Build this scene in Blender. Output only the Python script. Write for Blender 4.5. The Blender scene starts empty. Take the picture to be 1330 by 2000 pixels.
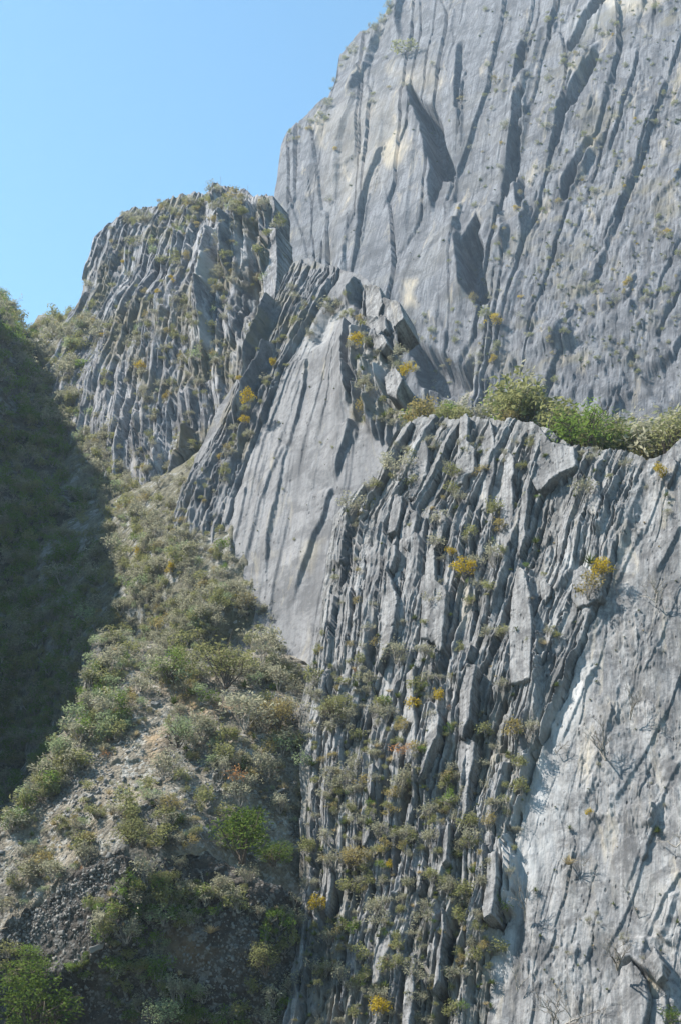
import bpy, math, random
import numpy as np
from mathutils import Vector, Matrix

random.seed(7)
RNG = np.random.default_rng(11)
C = bpy.data.collections.new('scene'); 
scene = bpy.context.scene
scene.collection.children.link(C)

# ---------------------------------------------------------------- camera, sky, sun, exposure
FPX = 2904.0; CX, CY = 665.0, 1000.0; PITCH = math.radians(17.0)
cam_data = bpy.data.cameras.new('camera')
cam = bpy.data.objects.new('camera', cam_data); C.objects.link(cam)
cam_data.sensor_fit = 'VERTICAL'; cam_data.sensor_height = 24.0
cam_data.lens = FPX / 2000.0 * 24.0
cam_data.clip_end = 20000; cam_data.clip_start = 0.5
cam.rotation_euler = (math.pi / 2 + PITCH, 0, 0)
scene.camera = cam

SUN = Vector((-0.60, 0.12, 0.76)).normalized()        # towards the sun: left, a little ahead
sun_el = math.asin(SUN.z); sun_az = math.atan2(SUN.x, SUN.y)
world = bpy.data.worlds.new('World'); scene.world = world; world.use_nodes = True
wn = world.node_tree.nodes; wl = world.node_tree.links
bg = wn['Background']
sky = wn.new('ShaderNodeTexSky'); sky.sky_type = 'NISHITA'; sky.sun_disc = False
sky.sun_elevation = sun_el; sky.sun_rotation = sun_az
sky.altitude = 900; sky.air_density = 1.0; sky.dust_density = 0.7; sky.ozone_density = 1.5
tint = wn.new('ShaderNodeMix'); tint.data_type = 'RGBA'; tint.blend_type = 'MULTIPLY'
tint.inputs[0].default_value = 1.0; tint.inputs[7].default_value = (.79, 1.08, 1.02, 1)
wl.new(sky.outputs[0], tint.inputs[6]); wl.new(tint.outputs[2], bg.inputs[0]); bg.inputs[1].default_value = 0.105
sl = bpy.data.lights.new('sun', 'SUN'); sl.energy = 5.0; sl.angle = math.radians(0.5)
sl.color = (1.0, 0.955, 0.89)
so = bpy.data.objects.new('sun', sl); C.objects.link(so)
so.rotation_euler = SUN.to_track_quat('Z', 'Y').to_euler()
scene.view_settings.view_transform = 'Standard'; scene.view_settings.look = 'None'
scene.view_settings.exposure = 1.22; scene.view_settings.gamma = 1.0

# ---------------------------------------------------------------- numpy noise
def _h(ix, iy, s):
    n = (ix.astype(np.int64) * 374761393 + iy.astype(np.int64) * 668265263 + s * 1442695041) & 0x7fffffff
    n = ((n ^ (n >> 13)) * 1274126177) & 0x7fffffff
    n = ((n ^ (n >> 11)) * 1103515245) & 0x7fffffff
    return ((n ^ (n >> 15)) & 0xffff) / 65535.0

def vn(x, y, s=0):
    x0 = np.floor(x); y0 = np.floor(y); fx = x - x0; fy = y - y0
    fx = fx * fx * (3 - 2 * fx); fy = fy * fy * (3 - 2 * fy)
    a = _h(x0, y0, s); b = _h(x0 + 1, y0, s); c = _h(x0, y0 + 1, s); d = _h(x0 + 1, y0 + 1, s)
    return (a + (b - a) * fx) * (1 - fy) + (c + (d - c) * fx) * fy - 0.5

def fbm(x, y, s=0, o=4):
    r = 0; a = 1.0
    for k in range(o):
        r = r + a * vn(x * 2 ** k + 17.3 * k, y * 2 ** k - 9.1 * k, s + k * 31); a *= 0.5
    return r

def facets(x, y, s=0, tilt=1.0, step=1.0):
    """height of a surface broken into tilted cells"""
    x0 = np.floor(x); y0 = np.floor(y)
    best = np.full(x.shape, 1e9); h = np.zeros(x.shape); second = np.full(x.shape, 1e9)
    for i in (-1, 0, 1):
        for j in (-1, 0, 1):
            cx = x0 + i; cy = y0 + j
            px = cx + _h(cx, cy, s); py = cy + _h(cx, cy, s + 5)
            d = (x - px) ** 2 + (y - py) ** 2
            hh = step * (_h(cx, cy, s + 9) - .5) + tilt * ((x - px) * (_h(cx, cy, s + 12) - .5) + (y - py) * (_h(cx, cy, s + 15) - .5))
            m = d < best
            second = np.where(m, best, np.minimum(second, d))
            h = np.where(m, hh, h); best = np.where(m, d, best)
    return h, np.sqrt(second) - np.sqrt(best)

def sstep(a, b, x):
    t = np.clip((x - a) / (b - a), 0, 1); return t * t * (3 - 2 * t)

# ---------------------------------------------------------------- pixel of the photograph -> world
cp, sp = math.cos(PITCH), math.sin(PITCH)
def ray(px, py):
    px = np.asarray(px, float); py = np.asarray(py, float)
    x = (px - CX) / FPX; z = (CY - py) / FPX; y = np.ones_like(x)
    d = np.stack([x, y * cp - z * sp, y * sp + z * cp], -1)
    return d / np.linalg.norm(d, axis=-1, keepdims=True)

def to_px(P):
    x = P[..., 0]; y = P[..., 1] * cp + P[..., 2] * sp; z = -P[..., 1] * sp + P[..., 2] * cp
    return CX + FPX * x / y, CY - FPX * z / y

def inpoly(poly, x, y):
    p = np.asarray(poly, float); r = np.zeros(np.shape(x), bool)
    for i in range(len(p)):
        x1, y1 = p[i - 1]; x2, y2 = p[i]
        if y1 == y2: continue
        r ^= ((y1 > y) != (y2 > y)) & (x < (x2 - x1) * (y - y1) / (y2 - y1) + x1)
    return r

# ---------------------------------------------------------------- object helpers
def tag(o, label=None, cat=None, group=None, kind=None):
    if label: o['label'] = label
    if cat: o['category'] = cat
    if group: o['group'] = group
    if kind: o['kind'] = kind
    return o

def new_mesh(name, V, F, mats, smooth=True, fmat=None):
    """V (n,3), F (m,k) array of one polygon size or a list of such arrays"""
    me = bpy.data.meshes.new(name)
    Fs = F if isinstance(F, list) else [F]
    nl = sum(f.size for f in Fs); npoly = sum(len(f) for f in Fs)
    me.vertices.add(len(V)); me.vertices.foreach_set('co', np.asarray(V, np.float32).ravel())
    me.loops.add(nl); me.loops.foreach_set('vertex_index', np.concatenate([f.ravel() for f in Fs]).astype(np.int32))
    me.polygons.add(npoly)
    tot = np.concatenate([np.full(len(f), f.shape[1]) for f in Fs])
    me.polygons.foreach_set('loop_start', (np.cumsum(tot) - tot).astype(np.int32))
    if smooth: me.polygons.foreach_set('use_smooth', np.ones(npoly, bool))
    for m in mats: me.materials.append(m)
    if fmat is not None: me.polygons.foreach_set('material_index', np.asarray(fmat, np.int32))
    me.update(calc_edges=True)
    return me

def link(name, me, parent=None):
    o = bpy.data.objects.new(name, me); C.objects.link(o)
    if parent: o.parent = parent
    return o

# ---------------------------------------------------------------- materials
class NT:
    def __init__(s, name):
        s.m = bpy.data.materials.new(name); s.m.use_nodes = True
        s.t = s.m.node_tree; s.n = s.t.nodes; s.b = s.n['Principled BSDF']
        s.b.inputs['Roughness'].default_value = 0.9
        s.b.inputs['Specular IOR Level'].default_value = 0.25
    def new(s, t, **k):
        n = s.n.new(t)
        for a, v in k.items(): setattr(n, a, v)
        return n
    def l(s, a, b): s.t.links.new(a, b)
    def noise(s, vec, scale, detail=4, rough=.6, dist=0.0):
        n = s.new('ShaderNodeTexNoise'); n.inputs['Scale'].default_value = scale
        n.inputs['Detail'].default_value = detail; n.inputs['Roughness'].default_value = rough
        n.inputs['Distortion'].default_value = dist
        if vec is not None: s.l(vec, n.inputs['Vector'])
        return n.outputs[0]
    def ramp(s, fac, stops):
        r = s.new('ShaderNodeValToRGB'); e = r.color_ramp.elements
        while len(e) < len(stops): e.new(.5)
        for i, (p, c) in enumerate(stops):
            e[i].position = p; e[i].color = (*(c if isinstance(c, tuple) else (c, c, c)), 1)
        s.l(fac, r.inputs[0]); return r.outputs[0]
    def mix(s, fac, a, b, mode='MIX'):
        m = s.new('ShaderNodeMix', data_type='RGBA', blend_type=mode)
        for i, v in ((0, fac), (6, a), (7, b)):
            if isinstance(v, (int, float)): m.inputs[i].default_value = v
            elif isinstance(v, tuple): m.inputs[i].default_value = (*v, 1)
            else: s.l(v, m.inputs[i])
        return m.outputs[2]
    def math(s, op, a, b=0.0, clamp=False):
        m = s.new('ShaderNodeMath', operation=op, use_clamp=clamp)
        for i, v in enumerate((a, b)):
            if isinstance(v, (int, float)): m.inputs[i].default_value = v
            else: s.l(v, m.inputs[i])
        return m.outputs[0]
    def scaled(s, vec, sc):
        m = s.new('ShaderNodeMapping'); m.inputs['Scale'].default_value = sc; s.l(vec, m.inputs[0]); return m.outputs[0]

def rock_material(name, dark, mid, light, k=1.0, bump=0.15, tan=(.36, .30, .22), pit=0.5, fineamt=.75):
    """k = size of the features in metres (larger for the distant walls)"""
    t = NT(name)
    uv = t.new('ShaderNodeUVMap', uv_map='UVMap').outputs[0]
    geo = t.new('ShaderNodeNewGeometry').outputs['Position']
    st = t.new('ShaderNodeAttribute', attribute_name='stain')
    sep = t.new('ShaderNodeSeparateColor'); t.l(st.outputs[0], sep.inputs[0])
    streak = t.noise(t.scaled(uv, (1.2 / k, .07 / k, 1)), 1.0, 6, .65, .4)
    fine = t.noise(t.scaled(uv, (4.5 / k, .22 / k, 1)), 1.0, 5, .7, .3)
    big = t.noise(t.scaled(uv, (.16 / k, .05 / k, 1)), 1.0, 4, .6, .3)
    grain = t.noise(geo, 3.2 / k, 6, .72)
    col = t.ramp(streak, [(.36, dark), (.5, mid), (.62, light)])
    col = t.mix(t.ramp(big, [(.35, 0.0), (.7, .75)]), col, light)
    col = t.mix(t.ramp(fine, [(.38, fineamt), (.5, 0.0)]), col, dark)
    blot = t.noise(geo, .45 / k, 5, .65, .5)
    col = t.mix(t.ramp(blot, [(.40, .7), (.52, 0.0)]), col, tuple(c * .9 for c in dark))
    col = t.mix(t.ramp(grain, [(.36, .6), (.5, 0.0)]), col, dark)
    col = t.mix(t.ramp(grain, [(.58, 0.0), (.72, .5)]), col, tuple(min(.62, c * 1.25) for c in light))
    # cream and rust weathering
    tn = t.noise(t.scaled(uv, (.5 / k, .11 / k, 1)), 1.0, 5, .7, .8)
    tanf = t.math('MULTIPLY', t.ramp(tn, [(.58, 0.0), (.70, 1.0)]), .55)
    tanf = t.math('ADD', tanf, t.math('MULTIPLY', sep.outputs[1], t.ramp(tn, [(.35, .35), (.6, 1.0)])), True)
    col = t.mix(t.math('MULTIPLY', tanf, .8), col, tan)
    # pale clean rock
    col = t.mix(t.math('MULTIPLY', sep.outputs[0], t.ramp(streak, [(.25, .55), (.6, 1.0)])), col, (.41, .407, .40))
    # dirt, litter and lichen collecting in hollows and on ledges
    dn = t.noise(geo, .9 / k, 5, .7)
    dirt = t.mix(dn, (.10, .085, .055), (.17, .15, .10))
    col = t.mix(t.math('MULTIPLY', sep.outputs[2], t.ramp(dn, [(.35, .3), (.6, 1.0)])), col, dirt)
    # solution pits
    v = t.new('ShaderNodeTexVoronoi'); v.inputs['Scale'].default_value = 1.0; t.l(t.scaled(uv, (2.4 / k, 1.1 / k, 1)), v.inputs[0])
    pitm = t.math('MULTIPLY', t.ramp(v.outputs[0], [(.10, 1.0), (.24, 0.0)]), t.ramp(t.noise(geo, .25 / k, 3), [(.47, 0.0), (.58, pit)]))
    col = t.mix(t.math('MULTIPLY', pitm, .7), col, tuple(c * .45 for c in dark))
    t.l(col, t.b.inputs['Base Color'])
    hgt = t.math('ADD', t.math('ADD', t.math('MULTIPLY', grain, .8), t.math('MULTIPLY', streak, .8)), t.math('MULTIPLY', fine, .7))
    hgt = t.math('SUBTRACT', hgt, pitm)
    b = t.new('ShaderNodeBump'); b.inputs['Distance'].default_value = bump * k; b.inputs['Strength'].default_value = .8
    t.l(hgt, b.inputs['Height']); t.l(b.outputs[0], t.b.inputs['Normal'])
    return t.m

M = {}
M['rock_far'] = rock_material('limestone far wall', (.05, .05, .054), (.112, .112, .12), (.185, .185, .195), 4.0, .2, (.42, .35, .25))
M['rock_mid'] = rock_material('limestone buttress', (.075, .075, .08), (.18, .179, .187), (.31, .308, .315), 2.0, .15, (.38, .32, .22))
M['rock_near'] = rock_material('limestone near wall', (.07, .069, .07), (.172, .168, .167), (.28, .275, .27), 1.0, .12, (.40, .35, .27), 1.0, .35)

M['rock_slab'] = rock_material('limestone leaning slab', (.075, .075, .078), (.145, .143, .146), (.20, .198, .20), 1.6, .10, (.36, .31, .22), .8, .18)

def soil_material(name, k=1.0, a=(.10, .085, .06), b=(.20, .175, .13), c=(.28, .265, .24)):
    t = NT(name)
    geo = t.new('ShaderNodeNewGeometry').outputs['Position']
    st = t.new('ShaderNodeAttribute', attribute_name='stain')
    sep = t.new('ShaderNodeSeparateColor'); t.l(st.outputs[0], sep.inputs[0])
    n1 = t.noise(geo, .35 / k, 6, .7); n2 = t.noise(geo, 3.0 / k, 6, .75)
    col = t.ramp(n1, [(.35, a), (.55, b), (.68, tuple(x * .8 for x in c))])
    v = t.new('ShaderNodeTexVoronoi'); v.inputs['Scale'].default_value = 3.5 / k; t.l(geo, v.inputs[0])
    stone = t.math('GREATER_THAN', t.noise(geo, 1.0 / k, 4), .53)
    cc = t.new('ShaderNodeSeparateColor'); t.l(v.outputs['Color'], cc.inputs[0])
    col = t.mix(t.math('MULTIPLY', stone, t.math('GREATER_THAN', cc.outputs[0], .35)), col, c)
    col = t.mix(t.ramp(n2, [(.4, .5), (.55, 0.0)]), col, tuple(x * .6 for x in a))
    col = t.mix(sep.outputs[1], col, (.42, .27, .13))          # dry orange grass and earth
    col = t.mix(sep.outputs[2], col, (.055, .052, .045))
    t.l(col, t.b.inputs['Base Color'])
    bb = t.new('ShaderNodeBump'); bb.inputs['Distance'].default_value = .3 * k; bb.inputs['Strength'].default_value = .9
    t.l(t.math('ADD', n2, t.math('MULTIPLY', v.outputs[0], -.6)), bb.inputs['Height']); t.l(bb.outputs[0], t.b.inputs['Normal'])
    return t.m
M['soil'] = soil_material('scree and dry earth', 1.0, (.13, .11, .08), (.27, .235, .18), (.34, .325, .29))
M['soil_far'] = soil_material('far hillside earth', 3.0, (.10, .095, .065), (.20, .185, .13), (.28, .275, .25))
M['shade'] = soil_material('hillside earth darkened as shade', 3.0, (.045, .045, .032), (.09, .085, .06), (.17, .17, .16))  # earth of the shaded hillside: its shade is partly put into this darker colour
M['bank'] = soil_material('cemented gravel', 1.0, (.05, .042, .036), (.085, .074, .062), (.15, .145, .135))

def leaf_material(name, c1, c2, trans=.35):
    t = NT(name); t.n.remove(t.b)
    oi = t.new('ShaderNodeObjectInfo')
    at = t.new('ShaderNodeAttribute', attribute_name='tint')
    f = t.math('ADD', t.math('MULTIPLY', at.outputs['Fac'], .75), t.math('MULTIPLY', oi.outputs['Random'], .35), True)
    col = t.mix(f, c1, c2)
    d = t.new('ShaderNodeBsdfDiffuse'); tr = t.new('ShaderNodeBsdfTranslucent'); mx = t.new('ShaderNodeMixShader')
    t.l(col, d.inputs[0]); t.l(t.mix(.5, col, c2), tr.inputs[0]); mx.inputs[0].default_value = trans
    t.l(d.outputs[0], mx.inputs[1]); t.l(tr.outputs[0], mx.inputs[2])
    t.l(mx.outputs[0], t.n['Material Output'].inputs[0])
    return t.m
M['leaf_green'] = leaf_material('green leaves', (.06, .10, .02), (.19, .27, .06), .45)
M['leaf_bright'] = leaf_material('fresh green leaves', (.045, .08, .018), (.15, .20, .045))
M['leaf_olive'] = leaf_material('olive leaves', (.12, .125, .05), (.30, .30, .13), .45)
M['leaf_grey'] = leaf_material('grey green leaves', (.18, .175, .115), (.40, .385, .27), .45)
M['leaf_sage'] = leaf_material('sage leaves', (.15, .19, .10), (.34, .40, .22), .45)
M['leaf_yellow'] = leaf_material('yellow leaves', (.24, .19, .03), (.55, .40, .04))
M['leaf_ochre'] = leaf_material('ochre leaves', (.20, .155, .05), (.36, .30, .13), .45)
M['leaf_spike'] = leaf_material('spiky rosette leaves', (.07, .09, .03), (.17, .20, .07), .15)
M['straw'] = leaf_material('dry grass', (.28, .22, .12), (.48, .40, .24), .3)
M['rust_grass'] = leaf_material('rust grass', (.35, .16, .06), (.50, .27, .12), .3)
M['twig'] = leaf_material('grey twigs', (.14, .125, .105), (.34, .31, .27), 0.0)
M['bark'] = leaf_material('bark', (.07, .055, .045), (.16, .13, .105), 0.0)

# ---------------------------------------------------------------- rock masses
DBG = False
class Mass:
    """a sloping sheet of real relief: a base plane, its crest line, ridges and broken blocks on it"""
    def __init__(s, name, anchor, dist, n, outline, bottom, nu, nv, left=None, right=None, dense=None):
        s.name = name; s.n = np.array(n, float); s.n /= np.linalg.norm(s.n)
        s.P0 = ray(*anchor) * dist
        z = np.array([0, 0, 1.0]); s.v = z - s.n * (z @ s.n); s.v /= np.linalg.norm(s.v)
        s.u = np.cross(s.v, s.n)
        if s.u[0] < 0: s.u = -s.u
        d1 = ray(anchor[0], anchor[1] - 150); q = d1 * ((s.P0 @ s.n) / (d1 @ s.n)) - s.P0
        s.v = q / np.linalg.norm(q)                      # sheet axis that runs up the face as seen from the valley
        s.uv_inv = np.linalg.pinv(np.stack([s.u, s.v], 1))
        o = np.array([s.uv(x, y) for x, y in outline]); b = np.array([s.uv(x, y) for x, y in bottom])
        def side_line(px, const):
            if px is None: return np.array([[const, -1e4], [const, 1e4]])
            L = np.array([s.uv(x, y) for x, y in px]); return L[np.argsort(L[:, 1])]
        s.L = side_line(left, o[:, 0].min()); s.Rt = side_line(right, o[:, 0].max())
        def aof(p): return np.stack([s.a_of(p[:, 0], p[:, 1]), p[:, 1]], 1)
        o = aof(o); o = o[np.argsort(o[:, 0])]; b = aof(b); b = b[np.argsort(b[:, 0])]
        s.outline_px = outline; s.bottom_px = bottom; s.jag = 0.0
        s.a = np.linspace(0, 1, nu)
        if dense: s.a = np.interp(s.a, [0, .93, 1], [0, dense, 1])       # finer sampling where the face is near
        H = np.interp(s.a, o[:, 0], o[:, 1]); B = np.interp(s.a, b[:, 0], b[:, 1]); B = np.minimum(B, H - 1)
        s.H, s.B, s.nu, s.nv = H, B, nu, nv
        s.remake()
    def a_of(s, u, v):
        l = np.interp(v, s.L[:, 1], s.L[:, 0]); r = np.interp(v, s.Rt[:, 1], s.Rt[:, 0])
        return (u - l) / (r - l)
    def remake(s):
        ss = np.linspace(0, 1, s.nv)[None, :]
        s.V = s.B[:, None] + (s.H - s.B)[:, None] * ss
        l = np.interp(s.V, s.L[:, 1], s.L[:, 0]); r = np.interp(s.V, s.Rt[:, 1], s.Rt[:, 0])
        s.U = l + (r - l) * s.a[:, None]
        s.uu = s.U[:, -1]; s.umin = s.U.min(1); s.umax = s.U.max(1)
        s.R = np.zeros_like(s.U); s.stain = np.zeros(s.U.shape + (3,))
        s.PX, s.PY = to_px(s.plane(s.U, s.V))
    def plane(s, U, V): return s.P0 + U[..., None] * s.u + V[..., None] * s.v
    def uv(s, px, py):
        d = ray(px, py); t = (s.P0 @ s.n) / (d @ s.n); p = d * t[..., None] - s.P0
        return p @ s.uv_inv.T
    def rough_crest(s, amp, per, seed, blocky=True):
        x = s.uu / per; r = fbm(x, x * 0 + 3.3, seed, 5)
        if blocky: r = r * .5 + (_h(np.floor(x * 2.3), np.floor(x * 0), seed) - .5) * .9 + (_h(np.floor(x * 5.1), np.floor(x * 0), seed) - .5) * .4
        s.jag = r * amp; s.H = s.H + s.jag; s.remake()
    def edge(s, line, h, wl, wr, prof=None, jag=0.0, seed=0, wrapx=None, mode='add', tophard=.06, bothard=.3):
        """a ridge along a line traced top to bottom: rises gently from the left, drops sharply on the right"""
        L = np.array([s.uv(x, y) for x, y in line]); L = L[np.argsort(L[:, 1])]
        v0, v1 = L[0, 1], L[-1, 1]
        m0 = L[:, 0].min() - wl - abs(jag) * 2; m1 = L[:, 0].max() + wr + abs(jag) * 2
        w = np.nonzero((s.umax > m0) & (s.umin < m1))[0]
        if len(w) < 2: return
        i0, i1 = w[0], w[-1] + 1
        V = s.V[i0:i1]; U = s.U[i0:i1]
        ul = np.interp(V, L[:, 1], L[:, 0])
        if jag:
            q = V / (jag * 6 + 1e-6)
            ul = ul + jag * ((_h(np.floor(q + vn(q, q * 0, seed)), np.floor(q * 0), seed) - .5) * 1.3 + fbm(q * 1.7, q * 0, seed + 3, 3) * .8)
        t = U - ul
        f = np.where(t < 0, np.clip(1 + t / wl, 0, 1) ** 1.15, np.clip(1 - t / wr, 0, 1))
        tt = (V - v0) / (v1 - v0 + 1e-9)
        e = sstep(0, bothard, tt) * (1 - sstep(1 - tophard, 1, tt))
        e = e * ((tt > 0) & (tt < 1))
        if prof is not None: e = e * np.interp(tt, np.linspace(0, 1, len(prof)), prof)
        r = h * f * e
        if mode == 'max': s.R[i0:i1] = np.maximum(s.R[i0:i1], r)
        else: s.R[i0:i1] += r
    def recess(s, poly, depth, soft=6):
        s.R -= depth * s.mask(poly, soft)
    def blade(s, arr, line, w, r0, r1, seed, ta=.1, tb=.1, jag=.07, gap=None):
        """a plate of a steep stratum, sharp on both sides, raised towards its right edge"""
        L = np.array([s.uv(x, y) for x, y in line]); L = L[np.argsort(L[:, 1])]; v0, v1 = L[0, 1], L[-1, 1]
        c = np.nonzero((s.umax > L[:, 0].min() - w) & (s.umin < L[:, 0].max() + w))[0]
        if len(c) < 2: return
        i0, i1 = c[0], c[-1] + 1
        V = s.V[i0:i1]; j = np.nonzero(((V > v0) & (V < v1)).any(0))[0]
        if len(j) < 2: return
        j0, j1 = j[0], j[-1] + 1; V = V[:, j0:j1]; U = s.U[i0:i1, j0:j1]
        tt = (V - v0) / (v1 - v0); uc = np.interp(V, L[:, 1], L[:, 0])
        jb = np.floor(V / (w * 1.6) + _h(np.array(seed), np.array(3), 1))
        sh = np.clip(np.minimum(tt / ta, (1 - tt) / tb), 0, 1) ** .6
        wj = min(w, 3.5); ul = uc - w * .5 * sh + wj * jag * (_h(jb, jb * 0 + seed, 2) - .5) + min(w, 2.5) * .12 * vn(V / w / 1.1, V * 0 + seed, 5)
        ur = uc + w * .5 * sh + wj * jag * 2 * (_h(jb, jb * 0 + seed, 4) - .5) + min(w, 2.5) * .16 * vn(V / w / .7, V * 0 + seed, 6)
        fx = (U - ul) / (ur - ul + 1e-6)
        ins = (tt > 0) & (tt < 1) & (fx > 0) & (fx < 1)
        val = r0 + r1 * fx + .22 * r1 * (_h(jb, jb * 0 + seed, 8) - .5)
        if gap is not None:
            gg = gap[0][i0:i1, j0:j1]; gap[0][i0:i1, j0:j1] = np.where((tt > .03) & (tt < .97) & (fx >= 1) & (fx < 1 + gap[1] / w * (.5 + .5 * np.sin(tt * 3.14)) * (.6 + .8 * _h(jb, jb * 0 + seed, 9))), gap[2], np.where(ins, 0, gg))
        sub = arr[i0:i1, j0:j1]; arr[i0:i1, j0:j1] = np.where(ins, np.maximum(sub, val), sub)
    def ledge(s, line, h, wa, wb):
        """an overhanging lip: rises going down to the line, then drops below it"""
        L = np.array([s.uv(x, y) for x, y in line]); L = L[np.argsort(L[:, 0])]
        vl = np.interp(s.U, L[:, 0], L[:, 1]); t = s.V - vl
        f = np.where(t > 0, np.clip(1 - t / wa, 0, 1), np.clip(1 + t / wb, 0, 1))
        e = sstep(L[0, 0], L[0, 0] + wa, s.U) * (1 - sstep(L[-1, 0] - wa, L[-1, 0], s.U))
        s.R += h * f * e
    def dist(s, px, py):
        d = ray(px, py); return float((s.P0 @ s.n) / (d @ s.n))
    def fit(s, ctrl, reseat_bottom=False):
        """bend the sheet so that it passes through surveyed points (pixel, distance)"""
        uv = []; r = []
        for px, py, dd in ctrl:
            q = ray(px, py) * dd - s.P0; k = q @ s.n
            uv.append(s.uv_inv @ (q - s.n * k)); r.append(k)
        uv = np.array(uv); r = np.array(r); n = len(r)
        K = np.linalg.norm(uv[:, None] - uv[None], axis=-1)
        Mx = np.zeros((n + 3, n + 3)); Mx[:n, :n] = K - np.eye(n) * .3; Mx[:n, n] = 1; Mx[:n, n + 1:] = uv; Mx[n, :n] = 1; Mx[n + 1:, :n] = uv.T
        w = np.linalg.solve(Mx, np.concatenate([r, [0, 0, 0]]))
        def bend(U, V):
            o = w[n] + w[n + 1] * U + w[n + 2] * V
            for k in range(n): o = o + w[k] * np.hypot(U - uv[k, 0], V - uv[k, 1])
            return np.clip(o, -60, 60)
        s.bend = bend
        def seat(x, y):
            q = ray(x, y); u, v = s.uv(x, y)
            for _ in range(40):
                h = bend(u, v); t = ((s.P0 + s.n * h) @ s.n) / (q @ s.n); u2, v2 = s.uv_inv @ (q * t - s.P0 - s.n * h); u = .5 * u + .5 * u2; v = .5 * v + .5 * v2
            return u, v
        oo = np.array([seat(x, y) for x, y in s.outline_px]); oo = np.stack([s.a_of(oo[:, 0], oo[:, 1]), oo[:, 1]], 1); oo = oo[np.argsort(oo[:, 0])]
        s.H = np.interp(s.a, oo[:, 0], oo[:, 1]) + s.jag; 
        if reseat_bottom:
            bb = np.array([seat(x, y) for x, y in s.bottom_px]); bb = np.stack([s.a_of(bb[:, 0], bb[:, 1]), bb[:, 1]], 1); bb = bb[np.argsort(bb[:, 0])]; s.B = np.interp(s.a, bb[:, 0], bb[:, 1])
        s.B = np.minimum(s.B, s.H - 1)
        s.remake(); s.base = bend(s.U, s.V); s.R += s.base
        s.PX, s.PY = to_px(s.plane(s.U, s.V) + s.base[..., None] * s.n)
    def calm_crest(s, depth, low=.3):
        b = s.base if hasattr(s, 'base') else 0
        f = low + (1 - low) * np.clip((s.H[:, None] - s.V) / depth, 0, 1)
        s.R = b + (s.R - b) * f
    def mask(s, poly, soft=25):
        p = np.asarray(poly, float); r = inpoly(p, s.PX, s.PY).astype(float)
        if soft:
            d = np.full(s.PX.shape, 1e9)
            for i in range(len(p)):
                a, b = p[i - 1], p[i]; ab = b - a
                t = np.clip(((s.PX - a[0]) * ab[0] + (s.PY - a[1]) * ab[1]) / (ab @ ab + 1e-9), 0, 1)
                d = np.minimum(d, np.hypot(s.PX - a[0] - t * ab[0], s.PY - a[1] - t * ab[1]))
            r = np.clip(.5 + np.where(r > 0, d, -d) / soft + fbm(s.PX / soft / 1.5, s.PY / soft / 1.5, 5, 4) * .8, 0, 1)
        return r
    def points(s):
        P = s.plane(s.U, s.V) + s.R[..., None] * s.n
        return P
    def build(s, mat, back, label, cat, uvang=0.0, flanks=(True, True), smooth=False, name=None, seed=0, weather=(2, 1)):
        def soften(X, n1, n2):                    # weathering: takes the saw teeth off the steps
            for _ in range(n1): X = np.concatenate([X[:, :1], (X[:, :-2] + 2 * X[:, 1:-1] + X[:, 2:]) / 4, X[:, -1:]], 1)
            for _ in range(n2): X = np.concatenate([X[:1], (X[:-2] + 2 * X[1:-1] + X[2:]) / 4, X[-1:]], 0)
            return X
        s.R = soften(s.R, *weather)
        P = s.points(); s.P = P
        # the far side of the crest
        last = P[:, -1]; rows = [P]
        back = np.asarray(back, float); lvl = back[:, 0]; 
        ex = []
        hd = last[:, :2] / np.linalg.norm(last[:, :2], axis=1, keepdims=True)
        g = np.gradient(s.H, s.a * (s.uu[-1] - s.uu[0])); kk = max(3, s.nu // 60); g = np.convolve(np.pad(g, kk, mode='edge'), np.ones(2 * kk + 1) / (2 * kk + 1), 'valid')
        side = np.tanh(g * 1.2)
        for k in range(len(back)):
            L, inn, dz = back[k]
            q = last + np.stack([hd[:, 0] * L + side * inn, hd[:, 1] * L, np.full(s.nu, dz)], 1)
            q = q + (fbm(s.uu / 6 + k, s.uu * 0 + k * 3.1, seed + 40, 3) * min(2.0, .08 * L))[:, None] * np.array([0, 0, 1.0])
            ex.append(q[:, None, :])
        P2 = np.concatenate([P] + ex, 1)
        def pad(X, v): return np.concatenate([X] + [v] * len(ex), 1)
        U2 = pad(s.U, s.U[:, -1:]); V2 = np.concatenate([s.V] + [s.V[:, -1:] + k + 1 for k in range(len(ex))], 1)
        S2 = pad(s.stain, s.stain[:, -1:] * 0 + np.array([0, 0, .7]))
        for sd in (0, -1):                                       # the flanks turn away from the valley as well
            if (sd == 0 and not flanks[0]) or (sd == -1 and not flanks[1]): continue
            ed = P2[sd]; hh = ed[:, :2] / np.linalg.norm(ed[:, :2], axis=1, keepdims=True); sg = 1 if sd == 0 else -1
            cols = []
            for k, (L, inn, dz) in enumerate(back):
                ww = .25 * fbm(ed[:, 2] / 3, ed[:, 2] * 0 + k, seed + 70, 3) * min(L, 4)
                cols.append(np.stack([ed[:, 0] + hh[:, 0] * L + sg * max(inn, .15 * L) + ww, ed[:, 1] + hh[:, 1] * L, ed[:, 2] - .02 * L], 1)[None])
            if sd == 0: P2 = np.concatenate(cols[::-1] + [P2], 0)
            else: P2 = np.concatenate([P2] + cols, 0)
            eu, ev, es = (np.repeat((X[:1] if sd == 0 else X[-1:]), len(cols), 0) for X in (U2, V2, S2))
            off = (np.arange(len(cols)) + 1)[:, None] * 1.5
            if sd == 0: U2 = np.concatenate([eu - off[::-1], U2], 0); V2 = np.concatenate([ev, V2], 0); S2 = np.concatenate([es, S2], 0)
            else: U2 = np.concatenate([U2, eu + off], 0); V2 = np.concatenate([V2, ev], 0); S2 = np.concatenate([S2, es], 0)
        n1, n2 = P2.shape[:2]
        idx = np.arange(n1 * n2).reshape(n1, n2)
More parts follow.
